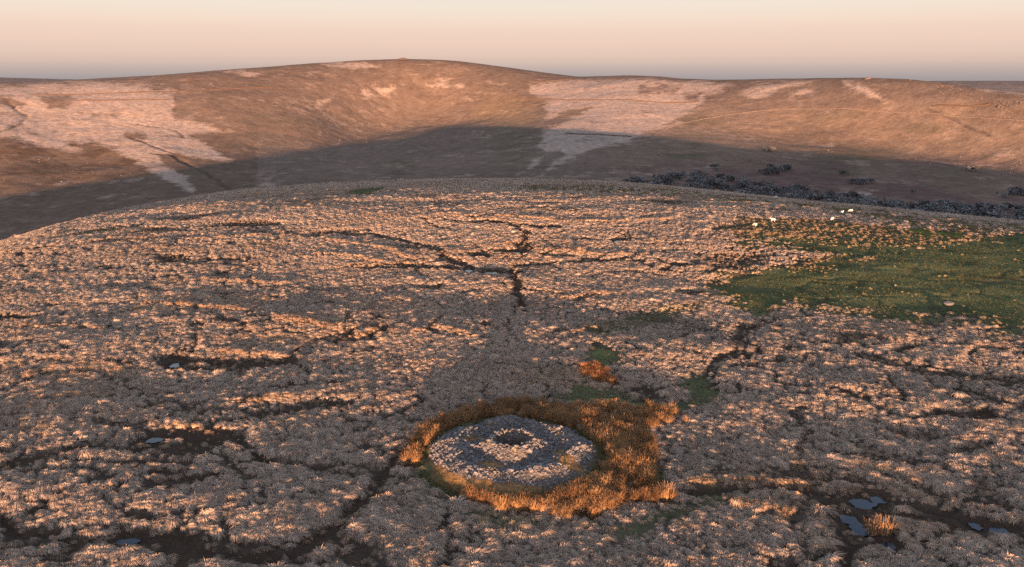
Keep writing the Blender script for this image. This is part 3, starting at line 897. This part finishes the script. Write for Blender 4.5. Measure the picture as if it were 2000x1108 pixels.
# rushes
st = .45
X, Y = np.meshgrid(np.arange(-14, 16, st), np.arange(40, 90, st))
X = (X + rng.uniform(-.45, .45, X.shape) * st).ravel(); Y = (Y + rng.uniform(-.45, .45, Y.shape) * st).ravel()
ru = look(M_RUSH, X, Y)
gap = fbm(X / 1.6, Y / 1.6, 131, 2)
ok = (ru > .45 + .25 * rng.random(len(X))) & (gap > -.40)
X, Y = X[ok], Y[ok]
n = len(X)
hh = np.clip(.70 + .26 * fbm(X / 1.8, Y / 1.8, 133, 2) + rng.normal(0, .13, n), .38, 1.05)
red = look(M_RED, X, Y)
hh = hh * (1 - .4 * red)
tint = lerp3((.15, .090, .048), (.30, .186, .096), np.clip(.5 + .6 * fbm(X / 2, Y / 2, 135, 2) + rng.normal(0, .2, n), 0, 1))
tint = lerp3(tint, (.30, .13, .055), red * .8)
print('rushes', n)
scatter('rush_bed', 'ring of tall orange brown rushes growing round the stone cairn', 'rushes', [rush_mesh(50 + k) for k in range(6)], MAT_RUSH,
        np.stack([X, Y, land(X, Y)], 1), np.stack([rng.normal(.05, .18, n), rng.normal(0, .18, n), rng.uniform(0, 6.283, n)], 1), np.stack([hh * .5 + .55, hh * .5 + .55, hh], 1), rng.integers(0, 6, n), tint)

MAT_RUSH_ONE = grass_mat('rush_clump_stems', False, (.27, .175, .10))
for (px, py, sc_, lab) in [(1303, 976, 1.15, 'big lone orange rush clump just right of the rush ring in front'), (1306, 830, .8, 'small orange rush tuft beyond the upper right corner of the rush ring'),
                           (1340, 829, .72, 'small orange rush tuft standing alone farther right of the rush ring'), (1728, 1038, 1.15, 'tall pale rush clump beside the blue bog pool at lower right'),
                           (1705, 1036, 1.0, 'shorter rush clump touching the blue bog pool at lower right'), (968, 648, .6, 'lone orange tuft at the end of the lit peat bank behind the cairn')]:
    gx_, gy_ = ground_at(px, py, 30, 300, 3000)
    o = link('rush_clump', rush_mesh(int(px), 130, 1.0, .42), MAT_RUSH_ONE, loc=(gx_[0], gy_[0], float(land(gx_, gy_)[0])))
    o.scale = (sc_, sc_, sc_ * .95)
    tag(o, lab, 'rushes')

# ------------------------------------------------------------------ the cairn
import bmesh
def rock_mesh(seed, n=11, flat=.6, sub=0, name='stone'):
    """an angular stone: the hull of a few points on a flattened ellipsoid"""
    r_ = np.random.default_rng(seed)
    p = r_.normal(0, 1, (n, 3)); p /= np.linalg.norm(p, axis=1)[:, None]
    p *= r_.uniform(.82, 1.0, (n, 1))
    p *= np.array([1, r_.uniform(.6, .9), flat * r_.uniform(.75, 1.1)])
    bm = bmesh.new()
    for q in p:
        bm.verts.new(q)
    bmesh.ops.convex_hull(bm, input=bm.verts)
    loose = [v for v in bm.verts if not v.link_faces]
    bmesh.ops.delete(bm, geom=loose, context='VERTS')
    me = bpy.data.meshes.new(name)
    bm.to_mesh(me); bm.free()
    return me

def stone_mat():
    m, nt, b = new_mat('granite')
    oi = node(nt, 'ShaderNodeObjectInfo')
    pos = node(nt, 'ShaderNodeNewGeometry').outputs['Position']
    vor = node(nt, 'ShaderNodeTexVoronoi')
    vor.inputs['Scale'].default_value = 3.0
    nt.links.new(pos, vor.inputs['Vector'])
    n1 = noise_val(nt, 9, 5, .65, pos)
    n2 = noise_val(nt, 1.1, 3, .6, pos)
    c = mix_col(nt, map_range(nt, n1, .35, .65, 0, 1), (.07, .075, .086), (.16, .16, .165))
    sv = node(nt, 'ShaderNodeSeparateColor'); nt.links.new(vor.outputs['Color'], sv.inputs[0])
    c = mix_col(nt, 1.0, c, map_range(nt, sv.outputs[0], 0, 1, .65, 1.35), 'MULTIPLY')
    c = mix_col(nt, map_range(nt, n2, .55, .68, 0, .45), c, (.20, .165, .085))          # lichen
    nt.links.new(c, b.inputs['Base Color'])
    b.inputs['Roughness'].default_value = .9
    bump(nt, b, n1, .03)
    return m
MAT_STONE = stone_mat()

cx, cy = CAIRN
CZ = float(terrain(cx, cy))
cairn = tag(link('cairn', None, loc=(cx, cy, 0)), 'round stone cairn with a hollow walled centre inside the ring of rushes', 'cairn')

TURF = [[(832, 890), (850, 905), (880, 925), (930, 937), (985, 945), (1050, 950), (1062, 962), (1000, 968), (900, 960), (840, 935)], [(1075, 880), (1100, 882), (1130, 905), (1140, 925), (1110, 915), (1085, 900)],
        [(925, 900), (965, 902), (990, 912), (960, 918), (935, 912)], [(905, 857), (935, 852), (945, 858), (915, 864)], [(1130, 935), (1160, 930), (1150, 945), (1100, 960)]]
def turf_at(x, y, z):
    px, py = project(x, y, z)
    px = px + 12 * fbm(x / 1.1, y / 1.1, 141, 3); py = py + 6 * fbm(x / 1.1, y / 1.1, 143, 3)
    t = np.zeros_like(px)
    for poly in TURF:
        xs = [p[0] for p in poly]; ys = [p[1] for p in poly]
        sd = seg_dist(px, py, xs, ys, True) * np.where(inside(px, py, xs, ys), 1, -1)
        t = np.maximum(t, sstep(-3, 3, sd))
    return t

rho = np.concatenate([[0.02], np.linspace(.3, .9, 5), np.linspace(.96, 1.6, 10), np.linspace(1.7, 7.0, 62)])
th = np.linspace(0, 2 * math.pi, 181)
TH, RH = np.meshgrid(th, rho)
X, Y = cx + RH * np.cos(TH), cy + RH * np.sin(TH)
Z = cairn_h(RH, TH) + (.06 * fbm(X / .7, Y / .7, 145, 3) + .30 * fbm(X / 1.8, Y / 1.8, 147, 2)) * sstep(7.0, 6.2, RH) * sstep(.9, 1.3, RH)
Zbase = terrain(X, Y)
Z = Z + Zbase - .10 * sstep(6.5, 7.0, RH) + .02
me = fast_grid('mound', X - cx, Y - cy, Z)
tf = turf_at(X.ravel(), Y.ravel(), Z.ravel())
edge = sstep(5.7, 6.4, RH.ravel())
c = lerp3((.075, .07, .062), (.12, .11, .10), .5 + .5 * fbm(X.ravel() / .3, Y.ravel() / .3, 149, 3))
c = lerp3(c, lerp3((.17, .105, .05), (.28, .175, .085), .5 + .5 * fbm(X.ravel() / .5, Y.ravel() / .5, 151, 3)), tf)
c = lerp3(c, (.05, .052, .026), edge * (1 - .35 * tf))
c = lerp3(c, (.03, .027, .024), sstep(1.2, .9, RH.ravel()))  # hollow coloured darker to deepen its shade
put_color(me, c)
link('mound', me, land_mat('cairn_turf', 9.0, 1.2, .06), cairn)

def mound_z(x, y):
    rh = np.hypot(x - cx, y - cy); t = np.arctan2(y - cy, x - cx)
    return cairn_h(rh, t) + terrain(x, y) + (.06 * fbm(x / .7, y / .7, 145, 3) + .30 * fbm(x / 1.8, y / 1.8, 147, 2)) * sstep(7.0, 6.2, rh) * sstep(.9, 1.3, rh)

protos = [rock_mesh(200 + k) for k in range(12)]
for p in protos:
    p.materials.append(MAT_STONE)
def put_stone(x, y, z, s, tilt=.35):
    o = bpy.data.objects.new('stone', protos[int(rng.integers(0, 12))])
    COL.objects.link(o)
    o.parent = cairn
    o.location = (x - cx, y - cy, z)
    o.rotation_euler = (rng.normal(0, tilt), rng.normal(0, tilt), rng.uniform(0, 6.28))
    o.scale = (s, s, s * rng.uniform(.8, 1.1))
count = 0
# the ring wall round the hollow: rough courses with a ragged top
def wall_top(t):
    return CZ + 1.42 + .10 * math.sin(t + 1.2) + .10 * math.sin(3 * t + .5) + .06 * math.sin(7 * t)
for course in range(7):
    nst = 22
    for k in range(nst):
        t = 2 * math.pi * (k + .5 * (course % 2)) / nst + rng.normal(0, .05)
        zc = CZ + .14 + course * .205 + rng.normal(0, .03)
        if zc > wall_top(t) + .05:
            continue
        rw = 1.14 + .02 * course + .07 * math.sin(2 * t + 1) + rng.normal(0, .05)
        put_stone(cx + rw * math.cos(t), cy + rw * math.sin(t), zc, rng.uniform(.15, .23), .25)
        count += 1
for k in range(52):          # capping stones
    t = 2 * math.pi * k / 52 + rng.normal(0, .04)
    rw = 1.26 + rng.uniform(-.08, .40)
    put_stone(cx + rw * math.cos(t), cy + rw * math.sin(t), wall_top(t) - .04 + rng.normal(0, .05), rng.uniform(.13, .23), .4)
    count += 1
while count < 292:           # the larger stones slumped outside the wall
    t = rng.uniform(0, 2 * math.pi)
    rw = 1.5 + abs(rng.normal(0, .7))
    x, y = cx + rw * math.cos(t), cy + rw * math.sin(t)
    if rw > 3.0:
        continue
    put_stone(x, y, float(mound_z(np.array([x]), np.array([y]))[0]) + .03, rng.uniform(.12, .21), .4)
    count += 1
# the rest of the rubble, too small to pick apart
pv = []
for p in protos:
    V = np.empty(len(p.vertices) * 3); p.vertices.foreach_get('co', V)
    pv.append((V.reshape(-1, 3), [tuple(f.vertices) for f in p.polygons]))
N = 7200
rh = np.sqrt(rng.uniform(1.5 ** 2, 6.35 ** 2, N)); t = rng.uniform(0, 2 * math.pi, N)
x = cx + rh * np.cos(t); y = cy + rh * np.sin(t)
z = mound_z(x, y)
tf = turf_at(x, y, z)
ok = (rng.random(N) > tf * .93) & (rng.random(N) > sstep(5.4, 6.3, rh) * .85)
VV, FF = [], []
base = 0
for i in np.nonzero(ok)[0]:
    P, F = pv[int(rng.integers(0, 12))]
    s_ = float(np.clip(rng.lognormal(-2.16, .42), .055, .30))
    a, b_, c_ = rng.normal(0, .4), rng.normal(0, .4), rng.uniform(0, 6.28)
    ca, sa, cb, sb, cc, sc2 = math.cos(a), math.sin(a), math.cos(b_), math.sin(b_), math.cos(c_), math.sin(c_)
    M = np.array([[cc, -sc2, 0], [sc2, cc, 0], [0, 0, 1]]) @ np.array([[cb, 0, sb], [0, 1, 0], [-sb, 0, cb]]) @ np.array([[1, 0, 0], [0, ca, -sa], [0, sa, ca]])
    VV.append((P * s_) @ M.T + np.array([x[i] - cx, y[i] - cy, z[i] + s_ * .22]))
    FF.extend([tuple(v + base for v in f) for f in F])
    base += len(P)
rb = link('rubble', make_mesh('rubble', np.concatenate(VV).tolist(), FF), MAT_STONE, cairn)
tag(rb, kind='stuff')

# short grass on the turfed flank and round the foot of the mound
N = 5200
rh = np.sqrt(rng.uniform(2.6 ** 2, 7.3 ** 2, N)); t = rng.uniform(0, 2 * math.pi, N)
x = cx + rh * np.cos(t); y = cy + rh * np.sin(t); z = mound_z(x, y); tf = turf_at(x, y, z)
ok = (rng.random(N) < np.maximum(tf * .9, sstep(5.7, 6.3, rh) * .75))
x, y, z, rh, tf = x[ok], y[ok], z[ok], rh[ok], tf[ok]
n = len(x)
sz = rng.uniform(.28, .55, n)
tint = lerp3(lerp3((.17, .105, .05), (.30, .19, .09), rng.random(n)), lerp3((.05, .055, .028), (.13, .11, .055), rng.random(n)), sstep(5.7, 6.5, rh) * (1 - .5 * tf))
o = scatter('turf', None, None, [tussock_mesh(70 + k, 40) for k in range(3)], grass_mat('cairn_grass'), np.stack([x - cx, y - cy, z - .05], 1),
            np.stack([rng.normal(0, .2, n), rng.normal(0, .2, n), rng.uniform(0, 6.28, n)], 1), np.stack([sz, sz, sz * .55], 1), rng.integers(0, 3, n), tint)
o.parent = cairn

# ------------------------------------------------------------------ boulders and sheep on the right-hand shoulder
def big_rock(name, label, cat, px, py, w, flat=.6, seed=0, near=True, group=None, rmin=30, rmax=450):
    gx_, gy_ = ground_at(px, py, rmin, rmax, 4000)
    zz = land(gx_, gy_)[0] if near else hill_z(gx_, gy_)[0]
    me = rock_mesh(seed + 900, 26, flat)
    me.materials.append(MAT_STONE)
    o = link(name, me, loc=(gx_[0], gy_[0], zz + w * .12))
    o.scale = (w / 2, w / 2, w / 2)
    o.rotation_euler = (0, 0, seed * 1.7)
    return tag(o, label, cat, group)
for i, (px, py, w_, fl, lab) in enumerate([
    (1852, 595, 1.5, .45, 'grey flat boulder lying alone on the green turf at right'), (1655, 424, 2.3, .6, 'large pinkish boulder among the sheep on the right shoulder'),
    (1704, 427, 1.5, .5, 'pale boulder just right of the large pinkish boulder'), (1768, 436, 1.6, .45, 'pinkish low boulder at the right end of the scattered stones'),
    (1756, 450, 1.5, .5, 'pale stone at the edge of the bright green grass'), (1713, 433, 1.1, .5, 'small grey stone below the pale boulder on the right shoulder'),
    (1747, 431, 1.2, .5, 'grey stone above the bright green grass on the right shoulder'), (1671, 428, 1.0, .5, 'small stone just below the large pinkish boulder'), (1457, 592, .6, .5, 'small pale stone at the left tip of the green turf')]):
    big_rock('boulder', lab, 'boulder', px, py, w_, fl, i)

def sheep_mesh(grazing):
    V = [(0, -.42, .62), (0, -.15, .66), (0, .15, .66), (0, .38, .68), (0, .55, .80 if not grazing else .55), (0, .70, .90 if not grazing else .30), (0, .86, .86 if not grazing else .12)]
    E = [(i, i + 1) for i in range(6)]
    Rr = [.22, .29, .30, .25, .14, .11, .06]
    for sx in (-1, 1):
        for ya, at_ in ((-.36, 0), (.34, 3)):
            i = len(V)
            V += [(sx * .14, ya, .45), (sx * .14, ya + .02, .25), (sx * .14, ya, .0)]
            Rr += [.09, .045, .04]
            E += [(at_, i), (i, i + 1), (i + 1, i + 2)]
        i = len(V)
        hx = V[5]
        V += [(sx * .10, hx[1] - .02, hx[2] + .06), (sx * .19, hx[1] - .04, hx[2] + .05)]
        Rr += [.035, .02]
        E += [(5, i), (i, i + 1)]
    i = len(V)
    V += [(0, -.58, .58), (0, -.62, .44)]
    Rr += [.06, .04]
    E += [(0, i), (i, i + 1)]
    me = bpy.data.meshes.new('sheep')
    me.from_pydata(V, E, [])
    o = bpy.data.objects.new('sheep_tmp', me)
    COL.objects.link(o)
    sk = o.modifiers.new('skin', 'SKIN')
    for v, r_ in zip(me.skin_vertices[0].data, Rr):
        v.radius = (r_, r_)
    me.skin_vertices[0].data[1].use_root = True
    ss = o.modifiers.new('sub', 'SUBSURF'); ss.levels = 2; ss.render_levels = 2
    dg = bpy.context.evaluated_depsgraph_get()
    out = bpy.data.meshes.new_from_object(o.evaluated_get(dg))
    bpy.data.objects.remove(o)
    out.polygons.foreach_set('use_smooth', np.full(len(out.polygons), True))
    return out
m_w = speckle_mat('fleece', (.48, .45, .41), (.66, .63, .58), 9.0, .03)
sheep = [sheep_mesh(True), sheep_mesh(False)]
for me in sheep:
    me.materials.append(m_w)
for px, py, k, rz, lab in [(1474, 443, 0, .5, 'white sheep nearest the pale grass, leftmost of the flock'), (1510, 434, 1, 1.2, 'white sheep second from left in the flock on the shoulder'),
                           (1625, 431, 0, 2.4, 'white sheep left of and below the large pinkish boulder'), (1643, 419, 1, -1.2, 'dim white sheep above and left of the large pinkish boulder'),
                           (1661, 417, 0, 1.6, 'white sheep directly above the large pinkish boulder'), (1514, 389, 1, -1.4, 'tiny white sheep on the skyline before the valley trees')]:
    gx_, gy_ = ground_at(px, py, 30, 450, 5000)
    o = link('sheep', sheep[k], loc=(gx_[0], gy_[0], land(gx_, gy_)[0] + .02))
    o.rotation_euler = (0, 0, rz)
    o.scale = (.78, .78, .78)
    tag(o, lab, 'sheep', 'sheep grazing on the right shoulder')

# ------------------------------------------------------------------ valley wood
def crown_mesh(seed, n=170):
    r_ = np.random.default_rng(seed)
    lobes = [(r_.normal(0, .42), r_.normal(0, .42), r_.uniform(.45, .85), r_.uniform(.32, .55)) for _ in range(7)]
    V, F = [], []
    for i in range(n):
        lx, ly, lz, lr = lobes[int(r_.integers(0, 7))]
        d = r_.normal(0, 1, 3); d /= np.linalg.norm(d)
        q = lr * r_.uniform(.5, 1.0)
        p = np.array([lx, ly, lz]) + d * q * np.array([1, 1, .75])
        u_ = r_.normal(0, 1, 3); u_ /= np.linalg.norm(u_)
        v_ = np.cross(u_, r_.normal(0, 1, 3)); v_ /= np.linalg.norm(v_)
        a = r_.uniform(.07, .17); b_ = r_.uniform(.05, .12)
        i0 = len(V)
        for su, sv_ in ((-1, -1), (1, -.6), (.7, 1), (-.8, .7)):
            V.append(tuple(p + u_ * a * su + v_ * b_ * sv_))
        F.append((i0, i0 + 1, i0 + 2, i0 + 3))
    return make_mesh('crown', V, F)

def trunk_mesh(seed):
    r_ = random.Random(seed)
    V, F = [], []
    def limb(p, q, r0_, r1_):
        p = np.array(p); q = np.array(q); d = q - p; d /= np.linalg.norm(d)
        s_ = np.cross(d, (0.3, .8, .1)); s_ /= np.linalg.norm(s_); w_ = np.cross(d, s_)
        i0 = len(V)
        for c_, r__ in ((p, r0_), (q, r1_)):
            for k in range(5):
                a = 2 * math.pi * k / 5
                V.append(tuple(c_ + (s_ * math.cos(a) + w_ * math.sin(a)) * r__))
        for k in range(5):
            F.append((i0 + k, i0 + (k + 1) % 5, i0 + 5 + (k + 1) % 5, i0 + 5 + k))
    top = (r_.uniform(-.05, .05), r_.uniform(-.05, .05), .45)
    limb((0, 0, -.15), top, .06, .04)
    for k in range(5):
        a = 2 * math.pi * k / 5 + r_.uniform(-.4, .4)
        limb(top, (top[0] + .45 * math.cos(a), top[1] + .45 * math.sin(a), r_.uniform(.7, 1.05)), .032, .01)
    return make_mesh('trunk', V, F)
MAT_CROWN, _nt, _b = new_mat('bare_oak_twigs')
_n = noise_val(_nt, 2.0, 3, .6, node(_nt, 'ShaderNodeTexCoord').outputs['Object'])
_c = mix_col(_nt, map_range(_nt, _n, .35, .65, 0, 1), (.072, .084, .096), (.14, .148, .156))
_nt.links.new(mix_col(_nt, 1.0, _c, map_range(_nt, node(_nt, 'ShaderNodeObjectInfo').outputs['Random'], 0, 1, .6, 1.5), 'MULTIPLY'), _b.inputs['Base Color'])
MAT_BARK = speckle_mat('oak_bark', (.06, .055, .05), (.10, .09, .08), 6.0)
crowns = [crown_mesh(300 + k) for k in range(5)]; trunks = [trunk_mesh(320 + k) for k in range(3)]
for me in crowns: me.materials.append(MAT_CROWN)
for me in trunks: me.materials.append(MAT_BARK)
BAND = [(1215, 352, 358), (1260, 349, 362), (1300, 341, 366), (1350, 338, 371), (1400, 341, 377), (1450, 350, 382), (1500, 360, 388), (1550, 368, 393), (1600, 377, 398), (1650, 380, 403), (1700, 389, 409),
        (1760, 394, 415), (1830, 390, 422), (1900, 400, 428), (1960, 404, 434), (2000, 404, 438), (2080, 412, 450)]
tp = []
bx_ = [b[0] for b in BAND]
while len(tp) < 262:
    px = rng.uniform(1215, 2080)
    y0 = np.interp(px, bx_, [b[1] for b in BAND]); y1 = np.interp(px, bx_, [b[2] for b in BAND])
    if rng.random() > (y1 - y0) / 33:
        continue
    tp.append((px, y0 + 7 + (y1 - y0) * rng.random(), 1.0))
tp = [(p, 'wood') for p in tp]
for cx_, cy_, rx_, ry_, k_ in [(1515, 336, 40, 11, 13), (1680, 357, 26, 8, 7), (1985, 380, 30, 7, 6), (1395, 330, 6, 8, 2), (1505, 300, 10, 4, 2), (1770, 378, 8, 3, 1), (1900, 333, 12, 4, 2), (1640, 345, 8, 3, 1)]:
    for _ in range(k_):
        tp.append(((cx_ + rng.normal(0, rx_ * .5), cy_ + rng.normal(0, ry_ * .5), .8), 'scrub'))
tx, ty = ground_at([p[0][0] for p in tp], [p[0][1] for p in tp], 470, 3000, 2500)
tz = hill_z(tx.copy(), ty.copy())
for i, (p, kind) in enumerate(tp):
    root = link('oak_tree', None, loc=(tx[i], ty[i], tz[i]))
    h = rng.uniform(4.5, 8.5) * p[2]
    root.scale = (h * rng.uniform(.8, 1.05), h * rng.uniform(.8, 1.05), h * .85)
    root.rotation_euler = (0, 0, rng.uniform(0, 6.28))
    link('trunk', trunks[i % 3], parent=root); link('crown', crowns[i % 5], parent=root)
    if kind == 'wood':
        zone = 0 if p[0] < 1310 else 1 if p[0] < 1470 else 2 if p[0] < 1760 else 3
        tag(root, ['grey bare tree in the thin left end of the shaded valley wood', 'grey bare tree in the thick part of the valley wood left of the grey rocks',
                   'grey bare tree in the narrow middle stretch of the valley wood', 'grey bare tree in the broad right end of the valley wood'][zone], 'tree',
            ['trees at the left end of the wood', 'trees in the thick part of the wood', 'trees in the middle of the wood', 'trees at the right end of the wood'][zone])
    else:
        tag(root, 'dark scrubby tree scattered on the shaded slope above the valley wood', 'tree', 'scrubby trees above the valley wood')

# ------------------------------------------------------------------ banks, outcrops and summit cairns on the hills
def bank(name, label, pts, w, h, mat, cat='bank'):
    xs, ys = ground_at([p[0] for p in pts], [p[1] for p in pts], 520, 6000, 5000)
    d = np.concatenate([[0], np.cumsum(np.hypot(np.diff(xs), np.diff(ys)))])
    t = np.arange(0, d[-1], 4.0)
    X = np.interp(t, d, xs); Y = np.interp(t, d, ys)
    X = np.convolve(np.pad(X, 6, 'edge'), np.ones(13) / 13, 'valid'); Y = np.convolve(np.pad(Y, 6, 'edge'), np.ones(13) / 13, 'valid')
    X += .8 * fbm(t / 20, t * 0, 161, 2); Y += .8 * fbm(t / 20, t * 0 + 9, 163, 2)
    tx_, ty_ = np.gradient(X), np.gradient(Y); L = np.hypot(tx_, ty_); nx_, ny_ = -ty_ / L, tx_ / L
    prof = [(-.5, -.6), (-.42, .35), (-.22, .95), (.05, 1.0), (.25, .85), (.42, .3), (.5, -.6)]
    GXr = np.stack([X + nx_ * w * a for a, _ in prof], 1); GYr = np.stack([Y + ny_ * w * a for a, _ in prof], 1)
    GZ = hill_z(GXr.ravel().copy(), GYr.ravel().copy()).reshape(GXr.shape) + np.stack([np.full(len(X), h * b_) for _, b_ in prof], 1) * (1 + .3 * fbm(t / 9, t * 0, 165, 2))[:, None]
    me = fast_grid(name, GXr, GYr, GZ, False)
    return tag(link(name, me, mat), label, cat)
m_bank = speckle_mat('stony_bank', (.10, .080, .066), (.175, .138, .112), .25, .3, None)
m_ditch = speckle_mat('heathery_bank', (.06, .046, .037), (.11, .078, .06), .5, .3, None)
bank('hillside_bank', 'long pale stony bank climbing and then crossing the right-hand hillside', [(1166, 354), (1185, 338), (1215, 313), (1250, 286), (1284, 259), (1300, 251), (1340, 240), (1400, 226), (1480, 216), (1540, 211), (1620, 210.5), (1700, 213.5), (1760, 216.5), (1830, 219), (1900, 225), (2000, 233), (2080, 240)], 3.0, .55, m_bank)
for lab, pts in [('upper dark line of bank across the pale left-hand slope', [(55, 188), (180, 186.5), (300, 183), (350, 180), (560, 173)]), ('lower dark line of bank across the pale left-hand slope', [(140, 201), (250, 200), (345, 198)]),
                 ('dark bank line across the middle of the pale central slope', [(1000, 192), (1100, 195), (1200, 198.5), (1375, 200)]), ('short dark bank line high on the central saddle', [(1025, 160.5), (1075, 159), (1125, 156)]),
                 ('dark bank line crossing the shadow edge on the pale central slope', [(1095, 260), (1150, 261), (1200, 264), (1245, 268)]), ('faint dark bank on the right-hand slope running to the outcrop', [(1810, 207), (1880, 206), (1950, 201)])]:
    bank('heather_bank', lab, pts, 4.0, 1.1, m_ditch)

MAT_TOR = speckle_mat('weathered_tor', (.05, .046, .044), (.13, .112, .10), .5, .2)
def rock_pile(name, label, cat, px, py, spread, k, s0, s1, seed, kind=None):
    """several blocks leaning together, one outcrop"""
    r_ = np.random.default_rng(seed)
    gx_, gy_ = ground_at(px, py, 520, 6000, 5000)
    z0 = hill_z(gx_.copy(), gy_.copy())[0]
    V, F = [], []
    for i in range(k):
        dx_, dy_ = r_.normal(0, spread, 2) * np.array([1, .6])
        zz = hill_z(gx_ + dx_, gy_ + dy_)[0] - z0
        me = rock_mesh(seed * 31 + i, 14, .75)
        c_ = np.empty(len(me.vertices) * 3); me.vertices.foreach_get('co', c_); c_ = c_.reshape(-1, 3) * r_.uniform(s0, s1) * .62 * np.array([1.25, 1.0, .8]) + (dx_, dy_, zz + s0 * .1)
        F += [tuple(v + len(V) for v in f.vertices) for f in me.polygons]
        V += c_.tolist()
        bpy.data.meshes.remove(me)
    return tag(link(name, make_mesh(name, V, F), MAT_TOR, loc=(gx_[0], gy_[0], z0)), label, cat, kind=kind)
rock_pile('rock_outcrop', 'dark rocky tor on the right-hand skyline', 'outcrop', 1842, 167, 4, 11, 1.5, 3.6, 3)
rock_pile('rock_outcrop', 'rocky outcrop on the sunlit slope near the right edge', 'outcrop', 1958, 205, 8, 18, 1.5, 3.4, 4)
rock_pile('rock_outcrop', 'grey bare rocks in shadow above the valley trees', 'outcrop', 1483, 320, 9, 22, 1.2, 2.6, 5)
rock_pile('rock_outcrop', 'small dark rocks on the right-hand slope above the long bank', 'outcrop', 1900, 210, 6, 8, 1.0, 2.2, 6)
def clitter(label, spots, seed):
    r_ = np.random.default_rng(seed)
    P = [(cx_ + r_.normal(0, rx_), cy_ + r_.normal(0, ry_)) for cx_, cy_, rx_, ry_, k in spots for _ in range(k)]
    gx_, gy_ = ground_at([p[0] for p in P], [p[1] for p in P], 520, 6000, 4000)
    gz_ = hill_z(gx_.copy(), gy_.copy())
    V, F = [], []
    ms = [rock_mesh(7000 + k, 9, .6) for k in range(6)]
    for i in range(len(P)):
        me = ms[i % 6]
        c_ = np.empty(len(me.vertices) * 3); me.vertices.foreach_get('co', c_)
        c_ = c_.reshape(-1, 3) * r_.uniform(.4, 1.15) + (gx_[i], gy_[i], gz_[i] + .2)
        F += [tuple(v + len(V) for v in f.vertices) for f in me.polygons]
        V += c_.tolist()
    tag(link('scattered_rocks', make_mesh('scattered_rocks', V, F), speckle_mat('loose_rock', (.12, .10, .092), (.22, .185, .165), .4, .1)), label, 'rocks', kind='stuff')
clitter('streaks of pale loose rock scattered over the hillsides', [(625, 200, 12, 5, 40), (664, 192, 6, 6, 20), (690, 202, 2, 5, 12), (722, 182, 8, 7, 35), (765, 178, 12, 6, 45), (733, 200, 3, 4, 14), (662, 277, 3, 4, 12), (714, 280, 4, 6, 18), (747, 253, 4, 6, 14), (505, 285, 5, 5, 12),
     (787, 248, 5, 3, 8), (560, 200, 30, 10, 30), (860, 160, 30, 6, 20), (1930, 200, 30, 10, 70), (1960, 225, 25, 8, 50), (1880, 180, 25, 8, 50), (1990, 330, 20, 12, 50), (1960, 345, 30, 10, 40), (1470, 318, 15, 5, 40), (1740, 200, 60, 20, 30), (1500, 250, 120, 30, 50), (120, 340, 90, 25, 45), (1850, 290, 90, 25, 50)], 8)
def summit_mound(label, px, py, w, h):
    gx_, gy_ = ground_at(px, py, 900, 6000, 5000)
    z0 = hill_z(gx_.copy(), gy_.copy())[0]
    T, Q = np.meshgrid(np.linspace(0, 2 * math.pi, 25), np.linspace(0.01, 1, 8))
    X = Q * w / 2 * np.cos(T); Y = Q * w / 2 * np.sin(T)
    Z = h * (1 - Q ** 1.6) * (1 + .25 * fbm(X / 3, Y / 3, 171, 3)) - 1.0 * Q
    tag(link('summit_cairn', fast_grid('summit_cairn', X, Y, Z), speckle_mat('summit_stone', (.12, .092, .074), (.185, .14, .112), .6, .3), loc=(gx_[0], gy_[0], z0)), label, 'cairn')
summit_mound('low wide cairn on top of the highest central hill', 787, 116.5, 32, 3.4)
summit_mound('small cairn on the skyline of the right-hand hill', 1695, 153.5, 14, 2.6)
summit_mound('tiny cairn right of the small cairn on the right-hand skyline', 1778, 156, 4, 1.6)
